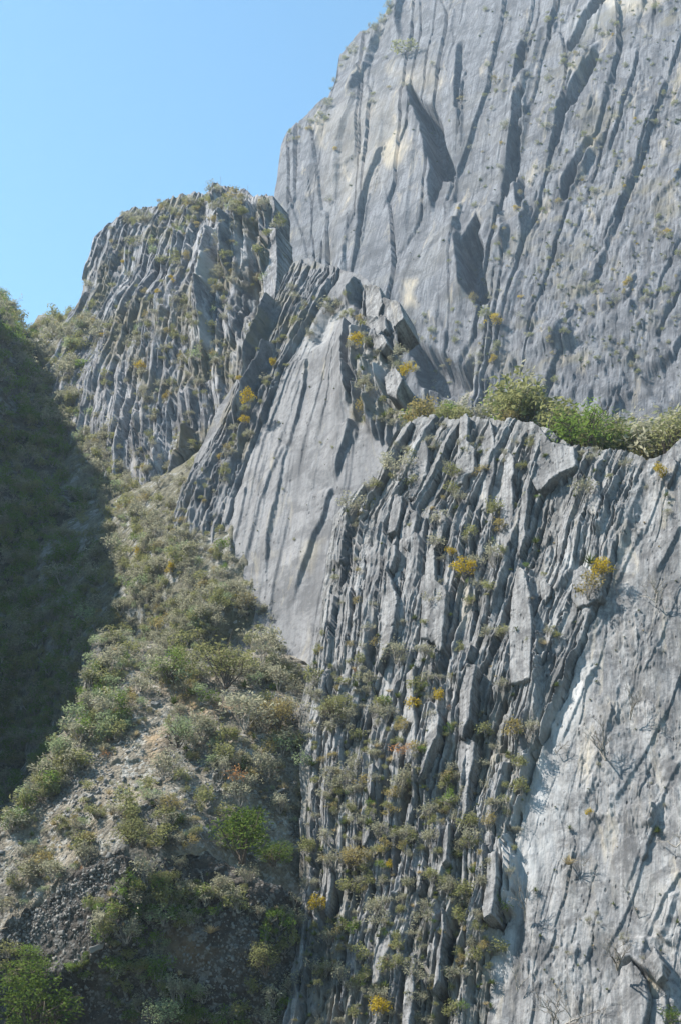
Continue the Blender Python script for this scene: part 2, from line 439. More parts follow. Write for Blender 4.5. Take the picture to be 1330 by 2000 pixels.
        F = np.stack([idx[:-1, :-1], idx[1:, :-1], idx[1:, 1:], idx[:-1, 1:]], -1).reshape(-1, 4)
        me = new_mesh(s.name, P2.reshape(-1, 3), F, [mat], smooth=smooth)
        ca, sa = math.cos(uvang), math.sin(uvang)
        Uf = U2.ravel(); Vf = V2.ravel()
        uvl = me.uv_layers.new(name='UVMap')
        li = F.ravel()
        uvs = np.stack([ca * Uf[li] - sa * Vf[li], sa * Uf[li] + ca * Vf[li]], -1)
        uvl.data.foreach_set('uv', uvs.astype(np.float32).ravel())
        st = S2.reshape(-1, 3)
        at = me.attributes.new('stain', 'FLOAT_COLOR', 'POINT')
        at.data.foreach_set('color', np.concatenate([np.clip(st, 0, 1), np.ones((len(st), 1))], 1).astype(np.float32).ravel())
        o = link(name or s.name, me); s.ob = o
        tag(o, label, cat, kind='structure')
        return o
    def at(s, px, py):
        """surface point seen at a pixel (sheet lookup)"""
        u, v = s.uv(px, py)
        for _ in range(12 if hasattr(s, 'base') else 3):
            i = int(np.clip(np.interp(s.a_of(u, v), s.a, np.arange(s.nu)), 0, s.nu - 1))
            j = int(np.clip((v - s.B[i]) / (s.H[i] - s.B[i]) * (s.nv - 1), 0, s.nv - 1))
            # correct for relief: the plane point whose raised position is seen at the pixel
            q = ray(px, py); h = s.R[i, j]; t = ((s.P0 + s.n * h) @ s.n) / (q @ s.n)
            u, v = s.uv_inv @ (q * t - s.P0)
        return s.P[i, j], i, j

def guided(left, right, t, ya, yb, n=9):
    """bedding line between two traced guides"""
    ly = np.array(left, float); ry = np.array(right, float)
    ly = ly[np.argsort(ly[:, 1])]; ry = ry[np.argsort(ry[:, 1])]
    ys = np.linspace(ya, yb, n)
    xl = np.interp(ys, ly[:, 1], ly[:, 0]); xr = np.interp(ys, ry[:, 1], ry[:, 0])
    return [(a + (b - a) * t, y) for a, b, y in zip(xl, xr, ys)]

def blades(mass, arr, left, right, n, yr, length, w, r0, r1, seed, poly=None, tr=(0, 1), gap=None):
    r = random.Random(seed)
    for k in range(n):
        t = r.uniform(*tr); L = length[0] * (length[1] / length[0]) ** r.random(); y0 = r.uniform(yr[0] - L * .3, yr[1] - L * .3)
        ln = guided(left, right, t, y0, y0 + L); ln = [(x + r.uniform(-1, 1) * min(L, 180) * .006, y) for x, y in ln]
        c = ln[len(ln) // 2]; args = (r.uniform(*w), r.uniform(*r0), r.uniform(*r1), seed * 1000 + k, r.choice([.02, .1, .35]), r.choice([.02, .05, .15, .4]))
        if poly is not None and not inpoly(poly, np.array(c[0]), np.array(c[1])): continue
        mass.blade(arr, ln, *args, gap=gap)

def fins(mass, left, right, n, yr, length, h, wl, wr, poly=None, jag=.1, seed=1, tr=(0, 1)):
    r = random.Random(seed)
    for k in range(n):
        t = r.uniform(*tr); L = r.uniform(*length); y0 = r.uniform(yr[0] - L * .3, yr[1] - L * .3)
        ln = guided(left, right, t, y0, y0 + L)
        c = ln[len(ln) // 2]
        if poly is not None and not inpoly(poly, np.array(c[0]), np.array(c[1])): continue
        hh = r.uniform(*h); 
        mass.edge(ln, hh, r.uniform(*wl), r.uniform(*wr), jag=jag * r.uniform(.5, 1.5), seed=seed * 100 + k,
                  prof=[r.uniform(.3, 1) for _ in range(5)], tophard=r.choice([.02, .05, .2]), bothard=r.choice([.03, .2, .5]))

# ================================================================ THE GROUND AND THE ROCK
# ---- far wall
E = Mass('far_cliff', (850, 400), 620, (-.45, -.68, .50),
         [(562, 262), (585, 238), (632, 214), (636, 190), (655, 160), (662, 110), (685, 85),
          (705, 62), (742, 45), (762, 8), (790, -30), (900, -90), (1100, -150), (1345, -190), (1500, -210), (2100, -150)],
         [(500, 1000), (800, 1200), (2100, 1400)], 600, 600, dense=.68,
         left=[(505, 900), (528, 480), (536, 420), (542, 375), (552, 320), (562, 262), (575, 200), (640, -400)], right=[(2100, 1900), (2100, -500)])
E.rough_crest(3.5, 9, 3)
GL = [(560, 0), (548, 600)]; GR = [(1560, 0), (1180, 800)]
W = E.PX
rightness = sstep(930, 1150, E.PX + (E.PY - 400) * .35)
E.R += 4 * fbm(E.U / 55, E.V / 70, 2, 4)
E.R += fbm((E.U + E.V * .12) / 7, E.V / 45, 12, 4) * .22
fh, fe = facets((E.U + E.V * .2) / 9 + fbm(E.U / 8, E.V / 8, 4, 2), E.V / 22, 21, 1.2, .8)
E.R += fh * .5 * (.2 + 1.0 * rightness)
fh, fe = facets((E.U + E.V * .2) / 3.4, E.V / 7 + fbm(E.U / 6, E.V / 6, 9, 2) * .6, 25, 1.2, 1.0)
lower = sstep(640, 480, E.PY) * 0 + sstep(520, 700, E.PY) * sstep(900, 600, np.abs(E.PX - 800) + 200)
E.R += fh * .6 * (0.15 + 1.5 * rightness * (.4 + .6 * sstep(-.15, .15, fbm(E.U / 30, E.V / 30, 77, 3))) + 1.6 * lower)
e = E.edge
e([(798, 172), (812, 205), (828, 250), (836, 300), (846, 335), (842, 385), (838, 430)], 3, 12, 1.5, jag=1.4, seed=1, tophard=.1, bothard=.1)
e([(885, 425), (893, 470), (900, 520), (903, 560), (922, 598)], 3, 10, 1.5, jag=1.4, seed=3, tophard=.1, bothard=.1)
E.recess([(806, 180), (822, 205), (850, 222), (868, 262), (872, 292), (880, 318), (889, 340), (884, 354), (866, 352), (850, 388), (842, 388), (850, 340), (840, 300), (830, 250), (812, 215)], 16, 5)
E.recess([(930, 425), (938, 440), (936, 470), (950, 498), (946, 540), (957, 592), (935, 596), (908, 570), (904, 520), (896, 485), (915, 460)], 15, 5)
E.recess([(812, 668), (835, 690), (870, 700), (900, 720), (925, 705), (920, 752), (830, 760)], 9, 12)
E.recess([(1022, 90), (1034, 92), (1026, 150), (1014, 165)], 7, 5); E.recess([(1012, 200), (1026, 190), (1024, 240), (1010, 262)], 5, 5); E.recess([(1008, 262), (1022, 258), (1012, 330), (990, 385), (984, 372), (1000, 320)], 7, 5)
E.recess([(1160, 115), (1172, 112), (1150, 160), (1112, 215), (1098, 232), (1095, 222), (1125, 165)], 7, 5); E.recess([(1098, 232), (1106, 230), (1090, 280), (1076, 300)], 4, 5)
E.recess([(1146, 278), (1158, 276), (1130, 330), (1106, 380), (1094, 388), (1110, 340)], 7, 5); E.recess([(1180, 0), (1200, 0), (1150, 50), (1118, 105), (1112, 98), (1140, 50)], 8, 5)
E.recess([(899, 95), (909, 92), (906, 160), (902, 230), (896, 225)], 4, 4); E.recess([(1012, 350), (1024, 352), (1022, 420), (1012, 400)], 4, 4)
E.recess([(754, 288), (746, 330), (728, 365), (714, 405), (707, 450), (698, 498), (690, 530), (686, 528), (698, 470), (706, 400), (722, 355), (738, 322)], 2.5, 3)
e([(760, 670), (800, 690), (830, 740), (850, 800)], 4.50, 25, 5, jag=1, seed=4)
e([(755, 288), (745, 325), (728, 360), (715, 400), (707, 450), (697, 500), (690, 530)], 1.80, 16, 1.0, jag=.5, seed=5)
e([(906, 90), (900, 180), (904, 280), (898, 330)], 2.00, 9, 1.8, jag=.8, seed=6)
e([(1033, 88), (1022, 180), (1027, 250), (1008, 330), (985, 392)], 2.0, 14, 2.4, jag=1.3, seed=7)
e([(1060, 60), (1040, 150), (1010, 300)], 1.50, 10, 2, jag=1, seed=71)
e([(1170, 90), (1130, 170), (1095, 225), (1082, 262)], 2.0, 16, 2.5, jag=.8, seed=8)
e([(1178, 255), (1150, 300), (1120, 345), (1100, 385)], 2.0, 16, 2.5, jag=.8, seed=9)
e([(1200, -10), (1160, 35), (1130, 85), (1108, 130)], 2.0, 16, 2.5, jag=.7, seed=10)
e([(1010, 360), (1025, 430), (1020, 470)], 3.50, 9, 2, jag=.8, seed=11)
e([(960, 400), (985, 440), (980, 520)], 3.00, 9, 2.5, jag=1.2, seed=12)
e([(935, 420), (925, 460), (915, 560)], 1.50, 5, 2.5, jag=1.2, seed=13)
e([(790, -30), (775, 40), (780, 90)], 4.00, 14, 2.5, jag=1, seed=14)
e([(735, 55), (720, 100), (712, 150)], 3.50, 12, 2.5, jag=1, seed=15)
e([(700, 130), (690, 200), (660, 300), (650, 420)], 1.75, 14, 3, jag=.7, seed=16)
e([(640, 205), (630, 260), (612, 330), (600, 420)], 1.50, 12, 3, jag=.6, seed=17)
e([(720, 130), (700, 160), (682, 200)], 2.25, 10, 2, jag=.8, seed=18)
fins(E, GL, GR, 25, (0, 760), (60, 260), (.5, 1.8), (5, 12), (.7, 2.0), jag=.6, seed=5, tr=(.02, .98))
fins(E, GL, GR, 30, (100, 800), (30, 110), (.6, 1.8), (3, 8), (.6, 1.6), jag=.6, seed=6, tr=(.4, 1.0))
E.ledge([(1000, 705), (1060, 690), (1110, 680), (1150, 662), (1190, 640)], 6, 22, 1.6)
E.ledge([(1150, 600), (1200, 590), (1240, 575)], 3, 14, 1.2)
BE = np.zeros_like(E.R)
GE = np.zeros_like(E.R)
blades(E, BE, GL, GR, 70, (0, 700), (220, 620), (9, 26), (.0, 1.2), (.6, 2.2), 300, None, (-.05, 1.05), (GE, .8, 2.2))
blades(E, BE, GL, GR, 900, (150, 800), (8, 40), (.7, 2.0), (.1, .9), (.1, .7), 304, None, (.6, 1.05), (GE, .35, 1.0))
blades(E, BE, GL, GR, 260, (0, 800), (60, 320), (3, 9), (.2, .7), (.3, 1.1), 301, None, (.25, 1))
blades(E, BE, GL, GR, 900, (0, 800), (15, 90), (1.2, 4), (.1, .8), (.2, 1.0), 302, None, (.52, 1))
blades(E, BE, GL, GR, 160, (0, 700), (60, 300), (2, 6), (.1, .5), (.2, .8), 303, None, (0, .4))
E.R += BE - GE
E.calm_crest(20, .25)
E.stain[..., 1] = np.maximum.reduce([E.mask([(745, 285), (790, 270), (805, 300), (760, 330)], 22), .45 * E.mask([(770, 150), (850, 130), (870, 170), (840, 200), (800, 190)], 30),
    .28 * E.mask([(650, 220), (790, 180), (770, 300), (690, 420), (640, 480), (650, 330)], 60), E.mask([(790, 560), (815, 555), (815, 600), (790, 600)], 15),
    E.mask([(1180, 10), (1290, -10), (1290, 15), (1200, 35)], 22), .8 * E.mask([(1140, 280), (1165, 270), (1165, 300)], 12), .7 * E.mask([(628, 235), (645, 235), (640, 300), (625, 300)], 10)])
E.stain[..., 0] = .35 * E.mask([(1130, 60), (1200, 0), (1270, -20), (1200, 60)], 40)
E.stain[..., 2] = sstep(.1, .45, fbm(E.U / 18, E.V / 14, 60, 4)) * .55 * (.3 + rightness)

# ---- middle buttress
D = Mass('middle_buttress', (350, 950), 218, (-.55, -.65, .42),
         [(232, 430), (262, 412), (312, 400), (335, 380), (400, 372), (420, 358), (440, 364),
          (482, 372), (500, 392), (525, 382), (538, 392)],
         [(120, 900), (250, 1130), (450, 1250), (700, 1250)], 520, 560,
         left=[(70, 1200), (112, 720), (128, 650), (142, 600), (150, 572), (166, 535), (190, 475), (228, 428), (245, 380)], right=[(610, 1300), (580, 700), (560, 520), (552, 450), (545, 420), (538, 392), (535, 330)])
D.rough_crest(1.3, 3.5, 13)
DL = [(130, 1050), (200, 760), (330, 380), (360, 300)]; DR = [(560, 1100), (545, 650), (535, 380)]
D.R += 2.6 * fbm(D.U / 22, D.V / 25, 2, 4)
D.R += fbm((D.U) / 2.2, D.V / 12, 12, 4) * .6
fh, fe = facets(D.U / 1.8 + .3 * fbm(D.U / 3, D.V / 3, 4, 2), D.V / 4.5, 21, 1.4, 1.1); D.R += fh * .15
fins(D, DL, DR, 25, (360, 1050), (120, 320), (.9, 2.2), (2.5, 5), (.4, .8), jag=.35, seed=15)
fins(D, DL, DR, 10, (360, 1080), (30, 130), (.4, 1.4), (1.0, 2.6), (.2, .5), jag=.3, seed=16)
e = D.edge
e([(425, 360), (432, 390), (425, 420)], 3, 3, 1, jag=.4, seed=1)
e([(436, 465), (430, 540), (428, 600), (432, 680)], 3.5, 4.5, .9, jag=.5, seed=2)
e([(470, 450), (462, 520), (460, 560)], 3, 2.5, .7, jag=.4, seed=3)
e([(545, 385), (542, 450), (548, 520), (552, 590)], 3.5, 5, .8, jag=.5, seed=4)
e([(510, 400), (512, 480), (500, 600), (505, 700)], -4.5, 3, 3, jag=.5, seed=5)
e([(390, 850), (375, 900), (355, 960), (340, 1015)], 3, 3, .8, jag=.3, seed=6)
BD = np.zeros_like(D.R); GD = np.zeros_like(D.R)
blades(D, BD, DL, DR, 150, (370, 1050), (110, 340), (1.0, 2.6), (.3, 1.2), (.4, 1.0), 311, None, (-.6, 1), (GD, .35, 1.8))
blades(D, BD, DL, DR, 750, (370, 1060), (50, 200), (.5, 1.4), (.05, .7), (.2, .7), 312, None, (-.6, 1), (GD, .2, 1.0))
D.R += BD - GD
D.calm_crest(8, .35)
D.stain[..., 0] = .75 * D.mask([(400, 470), (440, 460), (490, 480), (490, 720), (440, 780), (395, 730), (385, 600)], 50) * sstep(-.1, .2, fbm(D.U / 2, D.V / 9, 8, 3))
D.stain[..., 2] = sstep(-.02, .35, fbm(D.U / 7, D.V / 9, 60, 4)) * .9 * (1 - D.stain[..., 0])

# ---- the valley side on the left, below the buttress
F = Mass('scrub_slope', (350, 1250), 150, (-.25, -.62, .72),
         [(20, 640), (60, 612), (110, 605), (150, 600), (180, 600), (260, 640), (420, 760), (700, 950)],
         [(0, 1350), (200, 1500), (420, 1560), (700, 1560)], 420, 480)
Cn = np.array((-.5, -.66, .52)); Cn /= np.linalg.norm(Cn); Cp = ray(600, 1150) * 155
def cd(x, y): return float((Cp @ Cn) / (ray(x, y) @ Cn))
An = np.array((-.48, -.72, .46)); An /= np.linalg.norm(An); Ap = ray(900, 1500) * 120
def ad(x, y): return float((Ap @ An) / (ray(x, y) @ An))
F.fit([(x, y, cd(x, y)) for x, y in [(345, 1035), (440, 1085), (520, 1210), (560, 1290)]] + [(x, y, D.dist(x, y)) for x, y in [(240, 960), (232, 830), (170, 650)]] +
      [(110, 605, 330), (60, 635, 325), (90, 800, 262), (190, 1050, 205), (185, 1250, 176), (300, 1250, 157), (300, 1400, 172), (500, 1450, 160), (330, 1130, 176), (40, 1500, 190),
       (345, 1110, cd(345, 1110) - 3), (440, 1160, cd(440, 1160) - 6), (520, 1270, cd(520, 1270) - 7), (480, 1220, cd(480, 1220) - 6), (400, 1200, cd(400, 1200) - 9), (300, 960, D.dist(300, 960) + 3), (345, 900, D.dist(345, 900) + 6), (560, 1340, cd(560, 1340) - 5), (600, 1000, cd(600, 1000) + 12), (650, 1250, cd(650, 1250) + 8), (420, 900, cd(420, 900) + 10), (400, 800, D.dist(400, 800) + 12)])
F.R += 3.5 * fbm(F.U / 28, F.V / 34, 2, 5) * np.clip((F.V - F.B[:, None]) / 40, .35, 1)
fh, fe = facets(F.U / 2.6, F.V / 3.2, 21, 1.2, 1); F.R += fh * .3
FLg = [(150, 1400), (300, 700)]; FRg = [(480, 1400), (560, 900)]
fins(F, FLg, FRg, 90, (850, 1300), (25, 90), (.3, .9), (.6, 1.8), (.2, .4), jag=.2, seed=31)
fins(F, FLg, FRg, 26, (1180, 1330), (40, 110), (.5, 1.0), (.8, 1.6), (.2, .4), jag=.2, seed=32, tr=(0, .45))
rockf = sstep(.0, .25, fbm(F.U / 6, F.V / 7, 60, 4))
F.stain[..., 1] = 0
# ---- shaded hillside across the gully; its crest throws the shadow edge seen on the slope
Hn = np.array((.73, -.56, .39)); Hn /= np.linalg.norm(Hn)
Hp = ray(150, 900) * 236
HOUT = [(-1500, -280), (-869, -31), (-694, 83), (-550, 185), (-428, 270), (-266, 445), (-130, 545), (-59, 590), (-20, 574), (0, 578), (25, 588), (60, 606), (100, 640), (150, 700), (200, 800), (260, 950)]
HBOT = [(-1500, 2300), (260, 2300)]
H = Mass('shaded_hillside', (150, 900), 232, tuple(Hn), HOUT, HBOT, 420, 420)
H.rough_crest(1.2, 5, 44, False)
H.fit([(px, py, H.dist(px, py)) for px, py in [(-1500, -330), (-869, -81), (-550, 135), (-266, 398), (-900, 900), (-400, 1200)]] +
      [(0, 580, 322), (60, 645, 328), (84, 760, 282), (130, 860, 250), (165, 960, 228), (198, 1090, 206), (220, 800, 300), (190, 700, 320), (0, 900, 250), (0, 1200, 215), (0, 1550, 185), (90, 1500, 200), (250, 1200, 200)])
H.R += 6 * fbm(H.U / 22, H.V / 26, 2, 5); fh, fe = facets(H.U / 3, H.V / 4, 21, 1.2, 1); H.R += fh * .8
H.stain[..., 0] = .0

# ---- foreground slope
G = Mass('scree_slope', (300, 1500), 130, (-.15, -.60, .78),
         [(-500, 1960), (-200, 1800), (-60, 1700), (0, 1600), (40, 1560), (80, 1500), (110, 1440), (150, 1400), (170, 1330), (185, 1250), (230, 1228), (300, 1252), (420, 1278), (700, 1300)],
         [(-500, 2100), (-60, 1860), (0, 1820), (60, 1782), (130, 1738), (205, 1680), (235, 1664), (262, 1698), (400, 1668), (460, 1700), (560, 1750), (660, 1830)], 460, 460)
G.rough_crest(.35, 1.6, 51)
G.fit([(597, 1450, ad(597, 1450) + .8), (600, 1600, ad(600, 1600) + .8), (600, 1740, ad(600, 1740) + .8), (630, 1400, ad(630, 1400) + 3), (300, 1350, 140), (185, 1250, 153), (80, 1500, 135),
       (0, 1650, 128), (235, 1655, 119.5), (0, 1812, 124), (400, 1650, 119), (300, 1245, 156.5), (545, 1270, cd(545, 1270) + .5), (200, 1180, 158), (420, 1500, 127), (300, 1150, 180), (700, 1720, ad(700, 1720) + 8), (700, 1400, ad(700, 1400) + 8), (650, 1830, ad(650, 1830) + 6), (590, 1860, ad(590, 1860) + 4)], True)
G.R += 1.4 * fbm(G.U / 9, G.V / 10, 2, 5); fh, fe = facets(G.U / 1.0, G.V / 1.0, 21, 1.1, .8); G.R += fh * .22 * (1 + 1.5 * sstep(0, .3, fbm(G.U / 3, G.V / 3, 6, 3)))
G.edge([(330, 1340), (420, 1400), (500, 1400)], .8, 4, 1, seed=3)
G.stain[..., 1] = np.maximum(.75 * G.mask([(310, 1340), (370, 1325), (400, 1375), (480, 1375), (470, 1395), (350, 1390)], 35), .4 * G.mask([(290, 1430), (330, 1430), (330, 1470), (290, 1470)], 25))
G.stain[..., 2] = sstep(.05, .4, fbm(G.U / 3.5, G.V / 3.5, 60, 4)) * .6
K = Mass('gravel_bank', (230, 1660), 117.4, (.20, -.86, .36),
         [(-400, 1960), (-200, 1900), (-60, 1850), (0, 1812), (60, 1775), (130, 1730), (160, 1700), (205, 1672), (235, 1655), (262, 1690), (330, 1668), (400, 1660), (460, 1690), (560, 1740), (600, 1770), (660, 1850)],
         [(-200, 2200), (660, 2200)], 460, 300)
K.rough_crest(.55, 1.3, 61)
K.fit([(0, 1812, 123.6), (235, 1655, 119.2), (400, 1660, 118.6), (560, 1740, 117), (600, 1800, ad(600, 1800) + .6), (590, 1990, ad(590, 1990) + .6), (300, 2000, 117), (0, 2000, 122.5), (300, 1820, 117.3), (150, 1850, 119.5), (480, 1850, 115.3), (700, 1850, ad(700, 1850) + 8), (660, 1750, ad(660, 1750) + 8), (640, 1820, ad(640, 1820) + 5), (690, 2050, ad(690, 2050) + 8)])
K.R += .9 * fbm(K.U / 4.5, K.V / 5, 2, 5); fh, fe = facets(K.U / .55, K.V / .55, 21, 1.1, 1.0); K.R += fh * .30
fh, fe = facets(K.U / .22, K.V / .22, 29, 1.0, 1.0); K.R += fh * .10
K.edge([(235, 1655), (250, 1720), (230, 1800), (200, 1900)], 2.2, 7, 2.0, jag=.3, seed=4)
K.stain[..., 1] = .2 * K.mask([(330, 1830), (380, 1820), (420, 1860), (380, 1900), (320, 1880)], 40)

# ---- leaning slab beside the buttress
S = Mass('leaning_slab', (600, 1150), 155, (-.5, -.66, .52),
         [(574, 510), (600, 505), (640, 518), (690, 532), (718, 545), (740, 572), (790, 612)],
         [(320, 1120), (440, 1330), (600, 1560), (900, 1560)], 520, 640,
         left=[(310, 1300), (325, 1060), (338, 1018), (360, 960), (382, 900), (432, 800), (500, 690), (540, 605), (560, 540), (574, 510), (590, 460)],
         right=[(950, 1700), (900, 1000), (860, 810), (805, 770), (792, 720), (798, 660), (790, 612), (780, 560)])
S.rough_crest(.5, 1.6, 71)
e = S.edge
slab = S.mask([(600, 650), (640, 605), (675, 600), (690, 640), (690, 700), (692, 830), (800, 840), (800, 1400), (560, 1300), (440, 1120), (440, 1020), (500, 870), (560, 720)], 8)
rough = 1 - slab
S.R += 1.0 * fbm(S.U / 22, S.V / 30, 2, 3) + .06 * fbm(S.U / 1.2, S.V / 7, 13, 4) + .15 * fbm(S.U / 4, S.V / 20, 14, 3)
fh, fe = facets(S.U / 1.0, S.V / 2.6 + .4 * fbm(S.U / 2, S.V / 2, 4, 2), 21, 1.3, 1.0); S.R += fh * .12 * rough
S.R += .15 * rough * fbm(S.U / .9, S.V / 5, 15, 3)
SL = [(330, 1040), (500, 690), (575, 500)]; SR = [(440, 1040), (560, 720), (660, 540)]
up = [(320, 1040), (400, 830), (540, 600), (572, 500), (720, 540), (690, 610), (640, 605), (560, 720), (440, 1030)]
fins(S, SL, SR, 8, (520, 1000), (90, 280), (.6, 1.5), (1.2, 2.4), (.25, .5), jag=.15, seed=33, poly=up)
fins(S, SL, SR, 15, (500, 1020), (25, 90), (.3, .9), (.6, 1.4), (.2, .4), jag=.15, seed=34, poly=up)
ST = [(560, 1250), (640, 900), (690, 560)]; SU = [(720, 1250), (800, 900), (830, 560)]
e([(548, 598), (535, 645), (515, 700), (490, 760)], 2.2, 2.2, .5, jag=.2, seed=3)
e([(545, 690), (520, 745), (490, 810), (465, 870)], 2.0, 2.2, .5, jag=.2, seed=4)
e([(604, 706), (600, 755), (582, 825), (561, 895), (552, 945), (536, 1010), (524, 1080), (521, 1150), (516, 1200)], .55, 7, .10, jag=.16, seed=5, tophard=.01, prof=[.9, 1, .8, .7, 1, 1])
e([(695, 832), (686, 865), (668, 905), (656, 948)], .9, 4, .2, jag=.05, seed=6, tophard=.01, bothard=.3)
e([(654, 950), (640, 985), (637, 1010), (618, 1045), (600, 1090), (578, 1150), (566, 1190)], .6, 5, .12, jag=.16, seed=7)
e([(568, 870), (540, 925), (515, 985), (500, 1040), (478, 1110), (462, 1150)], .35, 4, .08, jag=.14, seed=8)
e([(488, 955), (474, 1020), (452, 1090)], .35, 3, .08, jag=.12, seed=9)
e([(612, 690), (640, 620), (660, 590)], -1.0, 1.5, 5, jag=.2, seed=10)
e([(690, 640), (688, 700), (692, 770), (690, 830)], 2.4, 4, .5, jag=.3, seed=11)
e([(682, 600), (694, 570), (700, 550)], 1.8, 2, .4, jag=.2, seed=12)
e([(700, 560), (706, 640), (700, 700)], -1.5, 1.0, 2.0, jag=.2, seed=13)
fins(S, [(430, 1200), (500, 870), (640, 560)], [(660, 1300), (740, 900), (760, 560)], 26, (650, 1150), (120, 420), (.12, .35), (2, 5), (.06, .1), jag=.12, seed=38, poly=[(450, 1000), (560, 720), (690, 640), (690, 830), (790, 850), (680, 980), (600, 1300), (520, 1200)])
fins(S, ST, SU, 60, (640, 860), (25, 100), (.5, 1.5), (.8, 2), (.2, .5), jag=.2, seed=35, poly=[(700, 610), (800, 610), (840, 800), (800, 850), (700, 830)])
S.R += 1.5 * S.mask([(705, 680), (760, 660), (780, 720), (790, 760), (770, 790), (700, 740)], 20)
BS = np.zeros_like(S.R); GS = np.zeros_like(S.R)
blades(S, BS, SL, SR, 60, (520, 1010), (80, 300), (.8, 1.8), (.2, .6), (.25, .7), 331, up, (0, 1), (GS, .22, 1.2))
blades(S, BS, SL, SR, 260, (510, 1020), (25, 110), (.35, 1.0), (.05, .4), (.12, .45), 332, up, (0, 1), (GS, .15, .8))
blades(S, BS, ST, SU, 160, (560, 860), (20, 90), (.4, 1.3), (.1, .7), (.3, .9), 333, [(700, 560), (800, 610), (840, 800), (800, 850), (695, 830)])
S.R += BS - GS
S.calm_crest(6, .35)
S.stain[..., 0] = .05 * slab + .3 * S.mask([(560, 700), (640, 610), (670, 610), (620, 690), (600, 705)], 20) + .5 * S.mask([(700, 680), (790, 720), (820, 840), (740, 830)], 30)
S.stain[..., 2] = rough * sstep(.05, .35, fbm(S.U / 4, S.V / 5, 60, 4)) * .7
S.stain[..., 1] = .5 * S.mask([(600, 1060), (635, 1050), (620, 1090), (585, 1130)], 14)

# ---- ribbed wall and the smooth slab to its right
A = Mass('ribbed_cliff', (900, 1500), 120, (-.48, -.72, .46),
         [(652, 1010), (690, 965), (728, 935), (745, 918), (775, 850), (800, 826),
          (830, 812), (880, 818), (925, 815), (985, 822), (1035, 828), (1062, 836), (1110, 868), (1150, 878), (1210, 880), (1240, 892), (1262, 900), (1300, 885), (1330, 858), (1420, 800), (1600, 760), (1900, 700), (2300, 660)],
         [(550, 2230), (950, 2230), (2300, 2230)], 760, 980, dense=.53,
         left=[(546, 2250), (556, 2000), (560, 1880), (572, 1800), (592, 1740), (598, 1650), (592, 1500), (588, 1400), (605, 1330), (632, 1230), (640, 1120), (652, 1010), (658, 940)], right=[(2300, 2600), (2300, 500)])
A.rough_crest(.55, 1.7, 81)
e = A.edge
AL = [(520, 2100), (556, 2000), (590, 1740), (600, 1500), (640, 1230), (655, 1010), (760, 830), (770, 800)]
AR = [(930, 2100), (950, 1980), (965, 1850), (1010, 1760), (1016, 1620), (1080, 1420), (1135, 1290), (1200, 1130), (1250, 960), (1290, 800)]
bl = np.interp(A.PY, [p[1] for p in AR[::-1]], [p[0] for p in AR[::-1]])
al = np.interp(A.PY, [p[1] for p in AL[::-1]], [p[0] for p in AL[::-1]])
tt = (A.PX - al) / (bl - al)
ribs = 1 - sstep(.97, 1.03, tt); smooth = 1 - ribs
A.R += .9 * fbm(A.U / 9, A.V / 12, 2, 4) * ribs + .5 * fbm(A.U / 8, A.V / 14, 3, 4)
# the ribs are backed by strata that stand in front of the slab
A.R += ribs * .3
Wd = tt * 26 + fbm(A.PX / 260, A.PY / 400, 5, 2) * 2.6 + fbm(A.PX / 60, A.PY / 160, 6, 2) * .5
lay = np.floor(Wd); fr = Wd - lay
# saw-toothed strata: each layer has its own height that changes in broken blocks up the wall
def strata(W_, amp, per, seed, pw=1.3):
    jb = np.floor(A.V / (per * 1.7) + .4 * vn(A.U / 2.5, A.V / 3, seed + 8)); W_ = W_ + (_h(jb, np.floor(W_ / 3), seed + 6) - .5) * .35
    l = np.floor(W_); f = W_ - l
    vv = A.V / per + _h(l, l * 0, seed) * 40
    vv = vv + .3 * vn(A.U / 1.2, A.V / 1.2, seed)
    b = np.floor(vv); g = vv - b
    h1 = _h(l, b, seed + 1); h0 = 1.35 * h1 ** 2.0
    wob = fbm(l * 3.7, A.V / 1.7, seed + 2, 3) * .35
    rise = np.clip(f / .72, 0, 1) ** pw; fall = np.clip((1 - f) / .22, 0, 1)
    return amp * np.clip(h0 + wob, 0, 1.3) * np.minimum(rise, fall) * (1 - .5 * sstep(.85, 1, g) * (h1 < .6))
A.R += ribs * (strata(Wd * .62, .25, 9, 3) + strata(Wd * 1.37 + .4, .15, 4, 13) + strata(Wd * 3.1, .10, 1.6, 23))
BB = np.zeros_like(A.R); GB = np.zeros_like(A.R)
TL = [(1275, 880), (1150, 1290), (1030, 1620), (965, 1900), (940, 2150)]; TR = [(1760, 880), (1640, 1290), (1540, 1620), (1480, 2150)]
blades(A, BB, TL, TR, 22, (880, 1950), (240, 720), (2, 6), (.0, .06), (.04, .17), 351, None, (-.02, .75), (GB, .04, .12))
blades(A, BB, TL, TR, 26, (880, 1950), (50, 220), (.3, 1.2), (.0, .06), (.02, .12), 352, None, (0, .75), (GB, .05, .15))
A.R += (BB - GB) * smooth
BA = np.zeros_like(A.R); GA = np.zeros_like(A.R)
blades(A, BA, AL, AR, 120, (830, 2000), (160, 480), (.7, 1.5), (.25, .65), (.15, .45), 321, None, (.02, .97), (GA, .30, 1.9))
blades(A, BA, AL, AR, 240, (820, 2010), (70, 280), (.35, .9), (.06, .4), (.12, .34), 322, None, (.01, .98), (GA, .20, 1.5))
blades(A, BA, AL, AR, 380, (820, 2010), (25, 110), (.16, .42), (.0, .3), (.07, .22), 323, None, (.0, .99), (GA, .08, .5))
A.R += (BA - GA) * ribs * (1 - .55 * sstep(.86, 1.0, tt))
fh, fe = facets(A.U / .45, A.V / 1.1 + .4 * fbm(A.U, A.V, 4, 2), 21, 1.3, 1.0); A.R += fh * .08 * ribs
fh, fe = facets(A.U / .9, A.V / 2.4, 24, 1.3, 1.0); A.R += fh * .12 * ribs
